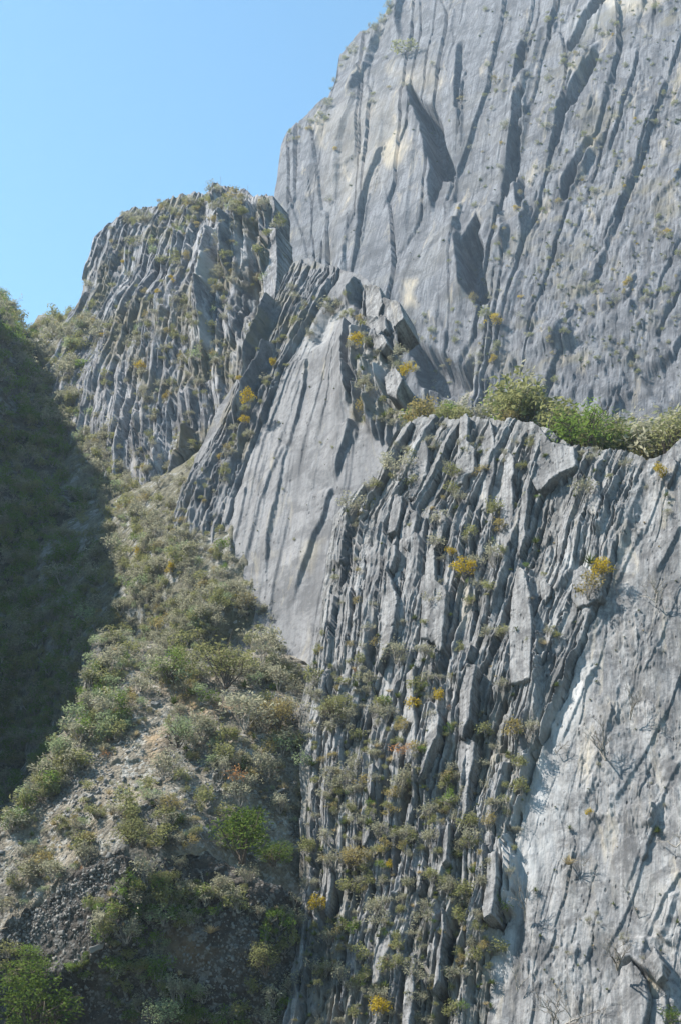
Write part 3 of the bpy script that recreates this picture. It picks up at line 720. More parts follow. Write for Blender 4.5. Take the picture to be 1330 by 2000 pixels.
# smooth slab: undulation along the bedding, sparse rough fields
A.R += smooth * (.12 * fbm((A.U + A.V * .1) / .9, A.V / 5, 15, 4) + .35 * fbm((A.U + A.V * .1) / 2.5, A.V / 9, 16, 3))
rf = sstep(-.05, .2, fbm(A.U / 4, A.V / 6, 19, 3)); A.R += smooth * (.4 + rf) * fh * .12
fh2, fe2 = facets(A.U / .35, A.V / .6, 28, 1.2, 1.0); A.R += smooth * (.4 + rf) * fh2 * .10
# boundary step: last rib stands over the slab
e([(1262, 915), (1235, 1010), (1205, 1120), (1180, 1180), (1140, 1285), (1100, 1380), (1060, 1470), (1020, 1610), (1010, 1760)], .15, 2.5, .3, jag=.2, seed=1, bothard=.02)
e([(1000, 1640), (1012, 1700), (1004, 1790)], 1.5, 1.2, .25, jag=.12, seed=2, bothard=.02, tophard=.2)
# fins traced one by one (top to bottom), ridge line on the lit edge
for k, (ln, h, w) in enumerate([
    ([(880, 1270), (872, 1330), (868, 1420), (850, 1500), (840, 1560)], 1.6, 1.6), ([(925, 1440), (920, 1540), (910, 1620), (890, 1650)], 2.2, 2.0),
    ([(860, 1385), (845, 1450), (830, 1560), (818, 1700)], 1.5, 1.6), ([(940, 1280), (925, 1340), (908, 1430)], 1.8, 1.8), ([(1065, 1250), (1062, 1330), (1055, 1420)], 2.0, 1.0),
    ([(1040, 1120), (1052, 1200), (1050, 1260)], 1.4, 1.0), ([(868, 1600), (876, 1650), (868, 1690)], 1.4, .9), ([(965, 1670), (962, 1740), (955, 1790), (950, 1860)], 1.8, 1.5),
    ([(862, 1770), (868, 1830), (858, 1900), (842, 1950)], 1.5, 1.2), ([(760, 1530), (765, 1600), (755, 1680)], 1.1, 1.0), ([(1000, 1500), (985, 1560), (975, 1640)], 1.6, 1.3),
    ([(1010, 1420), (1035, 1500), (1010, 1600)], 1.4, 1.3), ([(728, 1490), (726, 1540), (715, 1560)], 1.3, .9), ([(820, 1870), (812, 1930), (800, 2010)], 1.4, 1.5)]):
    e(ln, h * .4, w, .28, jag=.12, seed=200 + k, bothard=.1, tophard=.04)
fins(A, AL, AR, 12, (830, 2000), (60, 260), (.3, 1.0), (.7, 1.7), (.12, .3), jag=.12, seed=41, tr=(.02, .95))
fins(A, AL, AR, 12, (830, 2000), (25, 80), (.15, .5), (.3, .8), (.08, .2), jag=.1, seed=42, tr=(.02, .97))
# gullies where plants root
for k in range(20):
    r_ = random.Random(500 + k); t_ = r_.uniform(.05, .95); y_ = r_.uniform(850, 1900)
    e(guided(AL, AR, t_, y_, y_ + r_.uniform(80, 260)), -r_.uniform(.4, 1.1), .5, r_.uniform(.3, .8), jag=.2, seed=600 + k, tophard=.15)
# slab details
for k, (ln, h, w, wr) in enumerate([
    ([(1165, 1300), (1130, 1375), (1108, 1420), (1090, 1462)], .5, 1.6, .12), ([(1210, 1330), (1195, 1400), (1178, 1468), (1160, 1530), (1125, 1595)], .45, 2, .12),
    ([(1275, 1568), (1277, 1590), (1280, 1618)], 1.3, 3.2, .2), ([(1310, 905), (1285, 985), (1262, 1030), (1248, 1062)], .6, 2, .15), ([(1330, 1030), (1300, 1090), (1280, 1130)], .8, 2, .2),
    ([(1200, 1170), (1180, 1210), (1160, 1260)], .5, 1.5, .2), ([(1255, 1030), (1225, 1100), (1200, 1160)], .6, 2, .2), ([(1170, 1590), (1145, 1660), (1128, 1680)], .3, 2, .12), ([(1330, 1480), (1300, 1530), (1260, 1640), (1215, 1760)], .5, 3, .15),
    ([(1290, 1560), (1262, 1640), (1240, 1740), (1205, 1830), (1170, 1900)], .5, 3.5, .15), ([(1330, 1700), (1290, 1760), (1265, 1830), (1255, 1880)], .7, 3, .2), ([(1275, 1830), (1290, 1880), (1310, 1920), (1330, 1990)], 1.2, 3, .35),
    ([(1320, 1740), (1300, 1800), (1290, 1850)], .8, 1, .3), ([(1300, 870), (1265, 940)], .8, 1, .2), ([(1240, 1440), (1225, 1490)], .3, 1, .15), ([(1205, 1370), (1202, 1420)], .5, .6, .15)]):
    e(ln, h * .35, w, wr, jag=.06, seed=700 + k, bothard=.2, tophard=.05)
A.ledge([(1190, 1890), (1240, 1882), (1290, 1925), (1330, 1935)], .9, 2.0, .25)
A.ledge([(1270, 1800), (1300, 1840), (1330, 1850)], .7, 1.2, .25)
A.calm_crest(3, .4)
pale = A.mask([(1135, 1300), (1162, 1300), (1112, 1440), (1095, 1540), (1068, 1640), (1050, 1720), (1010, 1800), (985, 1790), (995, 1620), (1040, 1490)], 30)
A.stain[..., 0] = np.maximum.reduce([.7 * pale * (.55 + .45 * sstep(-.25, .15, fbm(A.U / .7, A.V / 1.8, 91, 4))), .5 * A.mask([(965, 1850), (1010, 1800), (990, 1900), (960, 1960)], 25), .8 * A.mask([(1115, 1100), (1170, 1120), (1180, 1160), (1120, 1170)], 20), .5 * A.mask([(800, 870), (835, 860), (840, 930), (800, 950)], 14)])
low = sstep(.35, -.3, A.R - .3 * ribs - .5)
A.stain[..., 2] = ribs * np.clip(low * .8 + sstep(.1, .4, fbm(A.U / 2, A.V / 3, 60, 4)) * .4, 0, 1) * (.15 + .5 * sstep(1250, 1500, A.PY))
A.stain[..., 1] = .9 * A.mask([(1265, 1915), (1290, 1918), (1285, 1950), (1262, 1945)], 8) + .5 * A.mask([(900, 1150), (930, 1120), (925, 1230), (905, 1250)], 12) + smooth * .14 * sstep(.15, .4, fbm(A.U / 1.3, A.V / 4, 66, 3)) * sstep(1250, 1500, A.PY + A.PX * .3)

# build(material, [(distance behind the crest, shift towards the inside, drop), ...])
E.build(M['rock_far'], [(3, 1, -1), (15, 8, -2), (60, 40, -6), (150, 120, -40)], 'huge grey limestone wall filling the upper right against the sky', 'cliff', .15, weather=(4, 0))
D.build(M['rock_mid'], [(1.5, .5, -.2), (6, 2.5, -.8), (20, 8, -4), (40, 20, -30), (60, 30, -90)], 'jagged ribbed limestone buttress standing left of the far wall', 'cliff', .1, weather=(6, 0))
F.build(M['soil_far'], [(3, 1, -.5), (12, 4, -4), (50, 15, -30)], 'scrub covered valley side running down left of the buttress', 'hillside')
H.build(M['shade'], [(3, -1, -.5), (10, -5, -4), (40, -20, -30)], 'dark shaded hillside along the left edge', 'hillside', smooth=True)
G.build(M['soil'], [(1, .4, -.3), (4, 1.5, -2), (9, 4, -8), (20, 8, -30)], 'stony scrub slope in the lower left', 'hillside')
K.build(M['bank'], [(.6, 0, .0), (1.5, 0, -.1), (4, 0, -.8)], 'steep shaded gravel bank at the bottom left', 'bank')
S.build(M['rock_slab'], [(.7, .3, -.1), (3, 1.2, -.6), (9, 4, -3), (20, 8, -14), (30, 12, -50)], 'smooth leaning limestone slab with long cracks in the centre', 'cliff', .12, smooth=True, weather=(5, 1))
A.build(M['rock_near'], [(.8, .2, 0), (3.5, 1, .8), (12, 3, 3.2), (30, 6, 8), (90, 15, 22)], 'ribbed limestone wall with a smooth slab on its right', 'cliff', .1, weather=(4, 0))

# valley floor far below and all round
gx = np.array([[-3000, -1500, -9.5], [3000, -1500, -9.5], [3000, 4500, -9.5], [-3000, 4500, -9.5]], float)
o = link('valley_ground', new_mesh('valley_ground', gx, np.array([[0, 1, 2, 3]]), [M['soil_far']]))
tag(o, 'valley ground far below the cliffs', 'ground', kind='structure')

# ================================================================ LOOSE ROCK AND FINS
def lookup_R(m, u, v):
    i = np.clip(np.interp(m.a_of(u, v), m.a, np.arange(m.nu)).astype(int), 0, m.nu - 1)
    j = np.clip(((v - m.B[i]) / (m.H[i] - m.B[i]) * (m.nv - 1)).astype(int), 0, m.nv - 1)
    return m.R[i, j]

def fin(m, poly, rise, label, cell=.06, deep=2.0, mat='rock_near', name='rock_fin', group=None, seed=0, cat='rock'):
    """a free standing blade of rock: lit face rising to its right edge, broken flank on the right"""
    p0 = np.array([m.uv(x, y) for x, y in poly]); R0 = np.percentile(lookup_R(m, *np.random.default_rng(1).uniform(p0.min(0), p0.max(0), (300, 2)).T), 70)
    hh = R0 + rise[0]
    pp = []
    for x, y in poly:
        q = ray(x, y); t = ((m.P0 + m.n * (hh + .5 * rise[1])) @ m.n) / (q @ m.n); pp.append(m.uv_inv @ (q * t - m.P0 - m.n * (hh + .5 * rise[1])))
    pp = np.array(pp); lo = pp.min(0) - cell * 2; hi = pp.max(0) + cell * 2
    nx, ny = (np.ceil((hi - lo) / cell)).astype(int) + 1
    U, V = np.meshgrid(lo[0] + np.arange(nx) * cell, lo[1] + np.arange(ny) * cell, indexing='ij')
    Uj = U + .10 * fbm(U / .6, V / .9, seed, 4); Vj = V + .25 * fbm(U / .5, V / .8, seed + 3, 4)
    ins = inpoly(pp, Uj, Vj)
    d = np.full(U.shape, 1e9)
    for i in range(len(pp)):
        a, b = pp[i - 1], pp[i]; ab = b - a
        t = np.clip(((Uj - a[0]) * ab[0] + (Vj - a[1]) * ab[1]) / (ab @ ab + 1e-9), 0, 1)
        d = np.minimum(d, np.hypot(Uj - a[0] - t * ab[0], Vj - a[1] - t * ab[1]))
    # position across the blade, row by row
    um = np.where(ins, U, np.nan)
    with np.errstate(all='ignore'):
        import warnings; warnings.simplefilter('ignore')
        l = np.nanmin(um, 0); r = np.nanmax(um, 0)
    fx = np.clip((U - l) / (r - l + 1e-6), 0, 1); fx = np.nan_to_num(fx)
    f1, _ = facets(U / .55, V / 1.5 + .3 * fbm(U, V, seed, 2), seed + 5, 1.2, .9); f2, _ = facets(U / .2, V / .5, seed + 6, 1.2, 1)
    Hh = hh + rise[1] * fx ** 1.1 + .10 * f1 + .03 * f2 + .12 * fbm(U / .8, V / 3, seed + 7, 4) - .16 * np.clip(1 - d / .16, 0, 1) ** 2
    vid = np.full(U.shape, -1); vid[ins] = np.arange(ins.sum()); n = int(ins.sum())
    if n < 20: return None
    top = m.P0 + U[ins][:, None] * m.u + V[ins][:, None] * m.v + Hh[ins][:, None] * m.n
    mid = m.P0 + (U[ins] + .05 * _h(np.floor(V[ins] / .35), V[ins] * 0, seed))[:, None] * m.u + V[ins][:, None] * m.v + (Hh[ins] - .45)[:, None] * m.n
    bot = m.P0 + U[ins][:, None] * m.u + V[ins][:, None] * m.v + (hh - deep - 0 * U[ins])[:, None] * m.n
    c = ins[:-1, :-1] & ins[1:, :-1] & ins[1:, 1:] & ins[:-1, 1:]
    q = np.stack([vid[:-1, :-1], vid[1:, :-1], vid[1:, 1:], vid[:-1, 1:]], -1)[c]
    E1 = np.concatenate([q[:, [0, 1]], q[:, [1, 2]], q[:, [2, 3]], q[:, [3, 0]]])
    key = E1[:, 0].astype(np.int64) * n + E1[:, 1]; rev = E1[:, 1].astype(np.int64) * n + E1[:, 0]
    bd = E1[~np.isin(key, rev)]
    w1 = np.stack([bd[:, 1], bd[:, 0], bd[:, 0] + n, bd[:, 1] + n], -1); w2 = w1 + n
    F_ = np.concatenate([q, w1, w2, q[:, ::-1] + 2 * n])
    Vv = np.concatenate([top, mid, bot])
    ctr = Vv[:n].mean(0)
    me = new_mesh(name, Vv - ctr, F_, [M[mat]], smooth=False)
    uvl = me.uv_layers.new(name='UVMap'); li = F_.ravel()
    uu = np.tile(U[ins], 3); vv = np.tile(V[ins], 3); uu[n:] += .7; uu[2 * n:] += .7
    uvl.data.foreach_set('uv', np.stack([uu[li], vv[li]], -1).astype(np.float32).ravel())
    o = link(name, me); o.location = ctr
    return tag(o, label, cat, group)

Z5 = lambda L: [(730 + x * .4511, 730 + y * .4511) for x, y in L]
Z7 = lambda L: [(500 + x * .3759, 1300 + y * .3759) for x, y in L]
Z8 = lambda L: [(880 + x * .35, 1300 + y * .35) for x, y in L]
Z4 = lambda L: [(400 + x * .4511, 600 + y * .4511) for x, y in L]
FG = 'blades of rock standing out of the ribbed wall'
for k, (pl, rise, lab) in enumerate([
    (Z5([(365, 185), (400, 172), (412, 195), (405, 290), (440, 330), (435, 430), (400, 435), (385, 480), (335, 480), (345, 400), (355, 300)]), (.4, .7), 'tall pale rock fin at the top of the ribbed wall, level with the scrub'),
    (Z5([(500, 195), (515, 240), (530, 330), (520, 450), (500, 520), (495, 590), (440, 590), (435, 480), (450, 330), (470, 250)]), (.1, .8), 'long rock fin just right of the tall pale fin on the crest'),
    (Z5([(165, 295), (225, 295), (240, 340), (230, 440), (180, 535), (140, 535), (135, 400)]), (.3, .8), 'pale rock fin beside the bare bush at the upper left of the ribbed wall'),
    (Z5([(560, 345), (585, 335), (610, 370), (612, 440), (600, 470), (610, 540), (600, 640), (590, 750), (550, 770), (530, 700), (540, 560), (550, 420)]), (.2, .8), 'stacked blocky rock fin below the crest above the orange bush'),
    (Z5([(640, 510), (665, 500), (670, 560), (655, 640), (655, 720), (625, 800), (610, 760), (620, 620)]), (.2, .6), 'thin curved rock fin with a dark gap on its right'),
    (Z5([(690, 250), (720, 235), (770, 300), (870, 320), (880, 400), (800, 440), (740, 490), (700, 500), (665, 440), (665, 360)]), (.5, .9), 'broad pale rock block with a sloping top under the green trees'),
    (Z5([(245, 595), (300, 600), (318, 640), (290, 740), (265, 760), (270, 900), (310, 930), (320, 960), (295, 1190), (270, 1205), (250, 1150), (190, 1130), (195, 960), (215, 800), (230, 700)]), (.2, 1.0), 'very long rock fin to the left of the orange bush'),
    (Z5([(80, 520), (125, 530), (120, 600), (95, 680), (50, 690), (60, 610)]), (.3, .7), 'short leaning rock fin at the left edge of the ribbed wall below the bare bush'),
    (Z5([(150, 540), (165, 590), (190, 600), (185, 660), (145, 770), (115, 740), (110, 680)]), (.3, .8), 'wedge shaped rock fin with a pointed top left of the long fin'),
    (Z5([(50, 715), (95, 745), (95, 790), (70, 850), (30, 850)]), (.3, .6), 'short squat rock fin near the left end of the ribbed wall'),
    (Z5([(50, 855), (70, 880), (105, 970), (95, 1060), (75, 1160), (60, 1190), (10, 1280), (5, 1270), (20, 1100), (35, 950)]), (.2, .8), 'long rock fin with a stepped right edge below the squat fin'),
    (Z5([(610, 830), (650, 850), (680, 960), (690, 1100), (680, 1330), (580, 1330), (575, 1100), (585, 950)]), (.3, 1.0), 'wide upright rock fin mid wall with a deep shadow beside it'),
    (Z5([(945, 440), (965, 470), (975, 500), (985, 560), (960, 620), (930, 600), (905, 560), (925, 500)]), (.3, .7), 'stubby rock fin in a hollow right of the broad block'),
    (Z5([(710, 880), (770, 920), (765, 960), (740, 1000), (715, 960)]), (.3, .6), 'small triangular rock fin beside a round tussock'),
    (Z5([(1250, 385), (1290, 355), (1312, 390), (1300, 440), (1262, 490), (1245, 460)]), (.1, .5), 'rounded grey rock block near the right edge by the yellow bush'),
    (Z5([(855, 850), (900, 830), (990, 880), (985, 960), (930, 1000), (870, 1010), (845, 960)]), (.3, .5), 'white weathered boulder bulging below the spiky green yucca'),
    (Z7([(770, 30), (830, 0), (820, 180), (830, 300), (830, 440), (800, 510), (755, 510), (760, 400), (800, 300), (750, 270), (770, 150)]), (.2, .8), 'tall rock fin left of the yellow bush in the lower half of the wall'),
    (Z7([(880, 230), (945, 225), (955, 280), (940, 370), (900, 450), (870, 560), (830, 600), (850, 450), (870, 330)]), (.3, .9), 'leaning rock fin just under the yellow bush'),
    (Z7([(1050, 370), (1140, 400), (1140, 500), (1110, 600), (1100, 760), (1040, 890), (1010, 920), (1045, 740), (1060, 600), (1030, 500)]), (.2, 1.1), 'long pale rock fin in the lower middle of the wall beside the smooth slab'),
    (Z7([(1055, 0), (1150, 0), (1130, 120), (1110, 280), (1075, 370), (1040, 360), (1040, 200)]), (.3, 1.0), 'upright rock fin with a split right side above the long pale fin'),
    (Z7([(200, 1275), (265, 1290), (250, 1450), (250, 1560), (210, 1650), (235, 1720), (230, 1890), (140, 1890), (165, 1700), (175, 1500)]), (.3, .9), 'isolated pale rock pillar at the bottom left end of the ribbed wall'),
    (Z7([(575, 510), (610, 505), (605, 600), (600, 670), (580, 680), (565, 620)]), (.5, .6), 'narrow rock fin with a dark underside among scrub'),
    (Z7([(650, 1410), (700, 1390), (700, 1470), (660, 1560), (640, 1650), (580, 1670), (600, 1500)]), (.3, .8), 'rock fin between grass tufts near the foot of the wall'),
    (Z7([(790, 1510), (830, 1530), (820, 1700), (800, 1890), (735, 1890), (760, 1650)]), (.2, .8), 'rock fin running off the bottom of the picture'),
    (Z7([(1190, 970), (1250, 960), (1250, 1100), (1230, 1300), (1170, 1310), (1160, 1250), (1180, 1100)]), (.6, .8), 'rounded grey rock column in front of the white part of the slab'),
    (Z7([(985, 780), (1005, 820), (1000, 920), (990, 1010), (955, 1030), (955, 900)]), (.3, .7), 'short rock fin above the grassy ledge in the lower wall'),
    (Z7([(965, 1240), (975, 1400), (950, 1560), (950, 1640), (910, 1700), (910, 1600), (940, 1400), (950, 1290)]), (.4, .7), 'thin rock fin near the foot of the wall left of the rounded column'),
    (Z7([(380, 1020), (395, 1100), (385, 1200), (350, 1320), (360, 1180), (362, 1080)]), (.4, .5), 'slim cream edged rock fin at the lower left of the wall'),
    (Z7([(480, 1360), (500, 1345), (495, 1500), (470, 1650), (425, 1800), (440, 1600), (460, 1480)]), (.3, .5), 'thin tapering rock fin left of the grass tufts at the foot of the wall'),
    (Z7([(690, 620), (720, 650), (700, 760), (690, 830), (665, 800), (672, 700)]), (.3, .6), 'slender rock fin in the scrubby middle of the lower wall'),
    (Z7([(550, 780), (590, 790), (600, 850), (570, 930), (540, 950), (540, 860)]), (.3, .6), 'leaf shaped rock fin beside the grey spiky plant'),
    (Z7([(290, 1310), (1290, 1310), (1290, 1311)]), (.3, .6), None),
    (Z8([(1100, 770), (1145, 772), (1148, 880), (1120, 930), (1060, 1150), (1000, 1300), (955, 1370), (900, 1340), (910, 1130), (960, 1010), (1010, 900)]), (-.25, .3), 'large thin plate of rock lying on the smooth slab'),
    (Z8([(940, 1680), (1010, 1650), (1100, 1760), (1110, 1850), (1090, 1990), (1060, 2060), (820, 2060), (830, 1960), (860, 1830)]), (.2, .7), 'grey rock block at the bottom right corner of the slab'),
    (Z8([(1060, 1660), (1130, 1560), (1190, 1660), (1195, 1740), (1140, 1760), (1090, 1700)]), (.5, .7), 'pale cream rock block wedged above the dark cleft at bottom right'),
    (Z8([(1105, 1850), (1200, 1830), (1210, 1960), (1180, 2060), (1100, 2060), (1085, 1980)]), (.3, .5), 'orange stained rock block below the dark cleft'),
]):
    if lab: fin(A, pl, (rise[0] * .6, rise[1] * .6), lab, seed=k * 17 + 3, group=FG if k < 32 else None)
for k, (pl, rise, lab) in enumerate([
    (Z4([(700, 0), (780, -30), (850, -10), (870, 60), (820, 100), (700, 95)]), (.8, 1.2), 'square topped boulder on the summit of the leaning slab'),
    ([(708, 560), (745, 566), (752, 600), (742, 622), (708, 612)], (1.0, 1.4), 'blocky boulder on the left of the slab summit above the yellow bush'),
    ([(706, 622), (756, 622), (758, 648), (730, 662), (706, 655)], (.8, 1.3), 'flat topped block under the summit boulder'),
    (Z4([(400, 215), (455, 235), (462, 300), (440, 400), (400, 400), (380, 330)]), (-.3, .3), None),
    (Z4([(715, 120), (780, 130), (800, 170), (720, 180)]), (.8, 1.0), 'low ledge block between the boulder and the hollow'),
    ([(745, 730), (775, 722), (790, 745), (775, 775), (750, 765)], (.5, .9), 'fractured block at the right shoulder of the leaning slab'),
]):
    if lab: fin(S, pl, rise, lab, cell=.09, deep=3, seed=k * 13 + 5, name='boulder', cat='boulder')
for k, (pl, rise, lab) in enumerate([
    ([(415, 368), (425, 356), (436, 366), (432, 395), (415, 430), (404, 425), (410, 395)], (.8, 1.2), 'pointed rock spire on the highest point of the buttress'),
    ([(516, 384), (536, 384), (540, 405), (536, 440), (514, 440), (510, 405)], (1.0, 1.4), 'square rock tower at the right end of the buttress crest'),
    ([(512, 446), (542, 446), (545, 520), (540, 585), (515, 585), (508, 520)], (.6, 1.4), 'tall cracked rock pillar below the square tower on the buttress'),
]):
    fin(D, pl, (rise[0] * .15, rise[1] * .45), lab, cell=.14, deep=4, mat='rock_mid', seed=k * 13 + 8, name='rock_pillar', cat='rock')

def stone_arrays(rng, n=1):
    """an angular stone: a cube cut and skewed"""
    v = np.array([[x, y, z] for x in (-1, 1) for y in (-1, 1) for z in (-1, 1)], float) + rng.uniform(-.45, .45, (8, 3))
    v *= rng.uniform(.5, 1.0, 3) * np.array([1, .8, .55])
    f = np.array([[0, 1, 3, 2], [4, 6, 7, 5], [0, 4, 5, 1], [2, 3, 7, 6], [0, 2, 6, 4], [1, 5, 7, 3]])
    return v, f
def rotz(a): c, s_ = math.cos(a), math.sin(a); return np.array([[c, -s_, 0], [s_, c, 0], [0, 0, 1.]])
def rotr(rng):
    q = rng.normal(size=4); q /= np.linalg.norm(q); w, x, y, z = q
    return np.array([[1 - 2 * (y * y + z * z), 2 * (x * y - z * w), 2 * (x * z + y * w)], [2 * (x * y + z * w), 1 - 2 * (x * x + z * z), 2 * (y * z - x * w)], [2 * (x * z - y * w), 2 * (y * z + x * w), 1 - 2 * (x * x + y * y)]])

t_ = NT('loose stones'); g_ = t_.new('ShaderNodeNewGeometry')
t_.l(t_.mix(t_.noise(g_.outputs['Position'], 2.5, 5), (.10, .095, .085), (.24, .23, .215)), t_.b.inputs['Base Color']); M['stone'] = t_.m

def scree(name, jobs, label):
    rng = np.random.default_rng(5); Vs = []; Fs = []; n = 0
    for m, poly, cnt, s0, s1 in jobs:
        poly = np.array(poly, float); got = 0
        while got < cnt:
            x, y = rng.uniform(poly.min(0), poly.max(0))
            if not inpoly(poly, np.array(x), np.array(y)): continue
            got += 1
            P, i, j = m.at(x, y); v, f = stone_arrays(rng); s_ = s0 * (s1 / s0) ** (rng.random() ** 2.2)
            Vs.append((v @ rotr(rng).T) * s_ + P + np.array([0, 0, s_ * .15])); Fs.append(f + n); n += 8
    o = link(name, new_mesh(name, np.concatenate(Vs), np.concatenate(Fs), [M['stone']], smooth=False))
    tag(o, label, 'scree', kind='stuff')
scree('scree', [(G, [(0, 1620), (150, 1420), (190, 1260), (560, 1300), (595, 1500), (590, 1700), (400, 1650), (230, 1640), (0, 1800)], 1500, .05, .28),
                (G, [(110, 1530), (150, 1480), (230, 1500), (200, 1600), (130, 1600)], 350, .06, .26), (G, [(290, 1600), (420, 1500), (460, 1540), (330, 1640)], 350, .05, .2),
                (K, [(0, 1815), (235, 1660), (250, 1700), (180, 1760), (60, 1850), (0, 1880)], 900, .04, .2), (K, [(0, 1830), (240, 1680), (560, 1760), (580, 1990), (0, 1990)], 2400, .04, .2)],
      'small grey stones strewn over the lower slope and bank')
BST = 'loose stones lying on the lower slope'
bst = []
for k, (m, x, y, s_, lab) in enumerate([(G, 545, 1562, .62, 'flat white stone lying on the slope left of the ribbed wall'), (K, 218, 1660, .42, 'pale round stone on the very tip of the gravel ridge'),
    (K, 122, 1825, .40, 'white stone in the dark gravel bank below the ridge'), (K, 195, 1855, .5, 'hollowed grey stone low on the dark bank'), (G, 178, 1560, .45, 'brownish square stone in the stony patch of the slope'),
    (G, 310, 1525, .42, 'upright brown stone in the middle of the slope'), (G, 62, 1700, .3, 'small white stone at the left edge above the ridge'), (G, 305, 1378, .5, 'grey stone beside the orange grass patch'),
    (K, 288, 1705, .42, 'grey stone at the head of the dark bank'), (K, 270, 1815, .45, 'large dull stone half way down the dark bank'), (G, 465, 1470, .5, 'grey slab of stone on the slope below the tan bush')]):
    rng = np.random.default_rng(90 + k); v, f = stone_arrays(rng); P, i, j = m.at(x, y)
    v = v * s_ * (np.array([1.5, .9, .35]) if k in (0, 10) else 1.0)
    me = new_mesh('loose_stone', v, f, [M['stone']], smooth=False)
    o = link('loose_stone', me); o.location = P + np.array([0, 0, s_ * .2]); o.rotation_euler = (.2, -.5 if k == 0 else .1 * k, k * 1.1)
    bv = o.modifiers.new('bevel', 'BEVEL'); bv.width = s_ * .12; bv.segments = 2
    sb = o.modifiers.new('sub', 'SUBSURF'); sb.subdivision_type = 'SIMPLE'; sb.levels = sb.render_levels = 2
    tx = bpy.data.textures.get('stone_lumps') or bpy.data.textures.new('stone_lumps', 'CLOUDS'); tx.noise_scale = .25
    dm = o.modifiers.new('lumps', 'DISPLACE'); dm.texture = tx; dm.strength = s_ * .35
    tag(o, lab, 'stone')

# ================================================================ PLANTS
def tube(p, q, r0, r1, sides=3):
    p = np.array(p, float); q = np.array(q, float); d = q - p; L = np.linalg.norm(d) + 1e-9; d /= L
    a = np.cross(d, [0, 0, 1.0]) if abs(d[2]) < .9 else np.cross(d, [1.0, 0, 0]); a /= np.linalg.norm(a); b = np.cross(d, a)
    an = np.arange(sides) * 2 * np.pi / sides; ring = np.cos(an)[:, None] * a + np.sin(an)[:, None] * b
    V = np.concatenate([p + ring * r0, q + ring * r1]); i = np.arange(sides); j = (i + 1) % sides
    return V, np.stack([i, j, j + sides, i + sides], -1)

class PB:
    """collects leaves and stems of one plant"""
    def __init__(s, seed): s.r = np.random.default_rng(seed); s.V = []; s.F = []; s.T = []; s.Mi = []; s.n = 0
    def add(s, V, F, tint, mi):
        s.V.append(V); s.F.append(F + s.n); s.n += len(V)
        s.T.append(np.broadcast_to(tint, (len(V),)).astype(float)); s.Mi.append(np.full(len(F), mi))
    def leaves(s, C_, size, tint, mi=0, long=1.6, droop=0.0):
        n = len(C_); a = s.r.normal(size=(n, 3)); a[:, 2] *= .6; a /= np.linalg.norm(a, axis=1)[:, None]
        b = s.r.normal(size=(n, 3)); b -= a * (a * b).sum(1)[:, None]; b /= np.linalg.norm(b, axis=1)[:, None]
        sz = size * s.r.uniform(.6, 1.3, n)[:, None]
        V = np.stack([C_ - a * sz * long, C_ + b * sz * .55, C_ + a * sz * long, C_ - b * sz * .55], 1).reshape(-1, 3)
        s.add(V, np.arange(4 * n).reshape(-1, 4), np.repeat(tint, 4), mi)
    def stem(s, p, q, r0, r1, tint=.5, mi=1, bend=.12):
        p = np.array(p, float); q = np.array(q, float); m_ = (p + q) / 2 + s.r.normal(size=3) * bend * np.linalg.norm(q - p)
        for a, b, c, d in ((p, m_, r0, (r0 + r1) / 2), (m_, q, (r0 + r1) / 2, r1)):
            V, F = tube(a, b, c, d); s.add(V, F, tint, mi)
    def grow(s, p, d, L, r, depth, spread, mi=1, tips=None):
        d = d / np.linalg.norm(d); q = p + d * L; s.stem(p, q, r, r * .6, s.r.uniform(.2, .9), mi, .08)
        if depth == 0:
            if tips is not None: tips.append(q)
            return
        for k in range(s.r.integers(2, 4)):
            nd = d + s.r.normal(size=3) * spread + np.array([0, 0, .12]); s.grow(p + d * L * s.r.uniform(.55, 1), nd, L * s.r.uniform(.55, .85), r * .58, depth - 1, spread, mi, tips)
    def arrays(s): return np.concatenate(s.V), np.concatenate(s.F), np.concatenate(s.T), np.concatenate(s.Mi)

def leafy(seed, nleaf, size, lobes=7, flat=.8, fill=.35, stems=6):
    b = PB(seed); r = b.r; Cn_ = []
    for k in range(lobes):
        a = r.uniform(0, 2 * np.pi); d = r.uniform(0, .62) ** .8; c = np.array([math.cos(a) * d, math.sin(a) * d, r.uniform(.35, 1.15) * flat * (1.1 - .4 * d)]); rad = r.uniform(.24, .46)
        Cn_.append((c, rad)); 
        n = int(nleaf / lobes * (rad / .35) ** 2); v = r.normal(size=(n, 3)); v /= np.linalg.norm(v, axis=1)[:, None]
        rr = np.where(r.random(n) < fill, r.random(n), r.uniform(.75, 1.12, n))[:, None]
        keep = vn(v[:, 0] * 2.2 + k * 7, v[:, 1] * 2.2 + v[:, 2] * 1.7, seed) > -.16
        P = (c + v * rr * rad * np.array([1, 1, .85]))[keep]
        P = P[P[:, 2] > .02]; b.leaves(P, size, np.clip(.5 + .35 * r.normal(size=len(P)) * .6 + (_h(np.array(k), np.array(1), seed) - .5) * .5, 0, 1))
    for k in range(stems):
        c, rad = Cn_[k % lobes]; b.stem((r.normal() * .04, r.normal() * .04, -.1), c, .028, .01)
        for _ in range(3): b.stem(c * .7, c + r.normal(size=3) * rad * .7, .012, .004)
    return b.arrays()
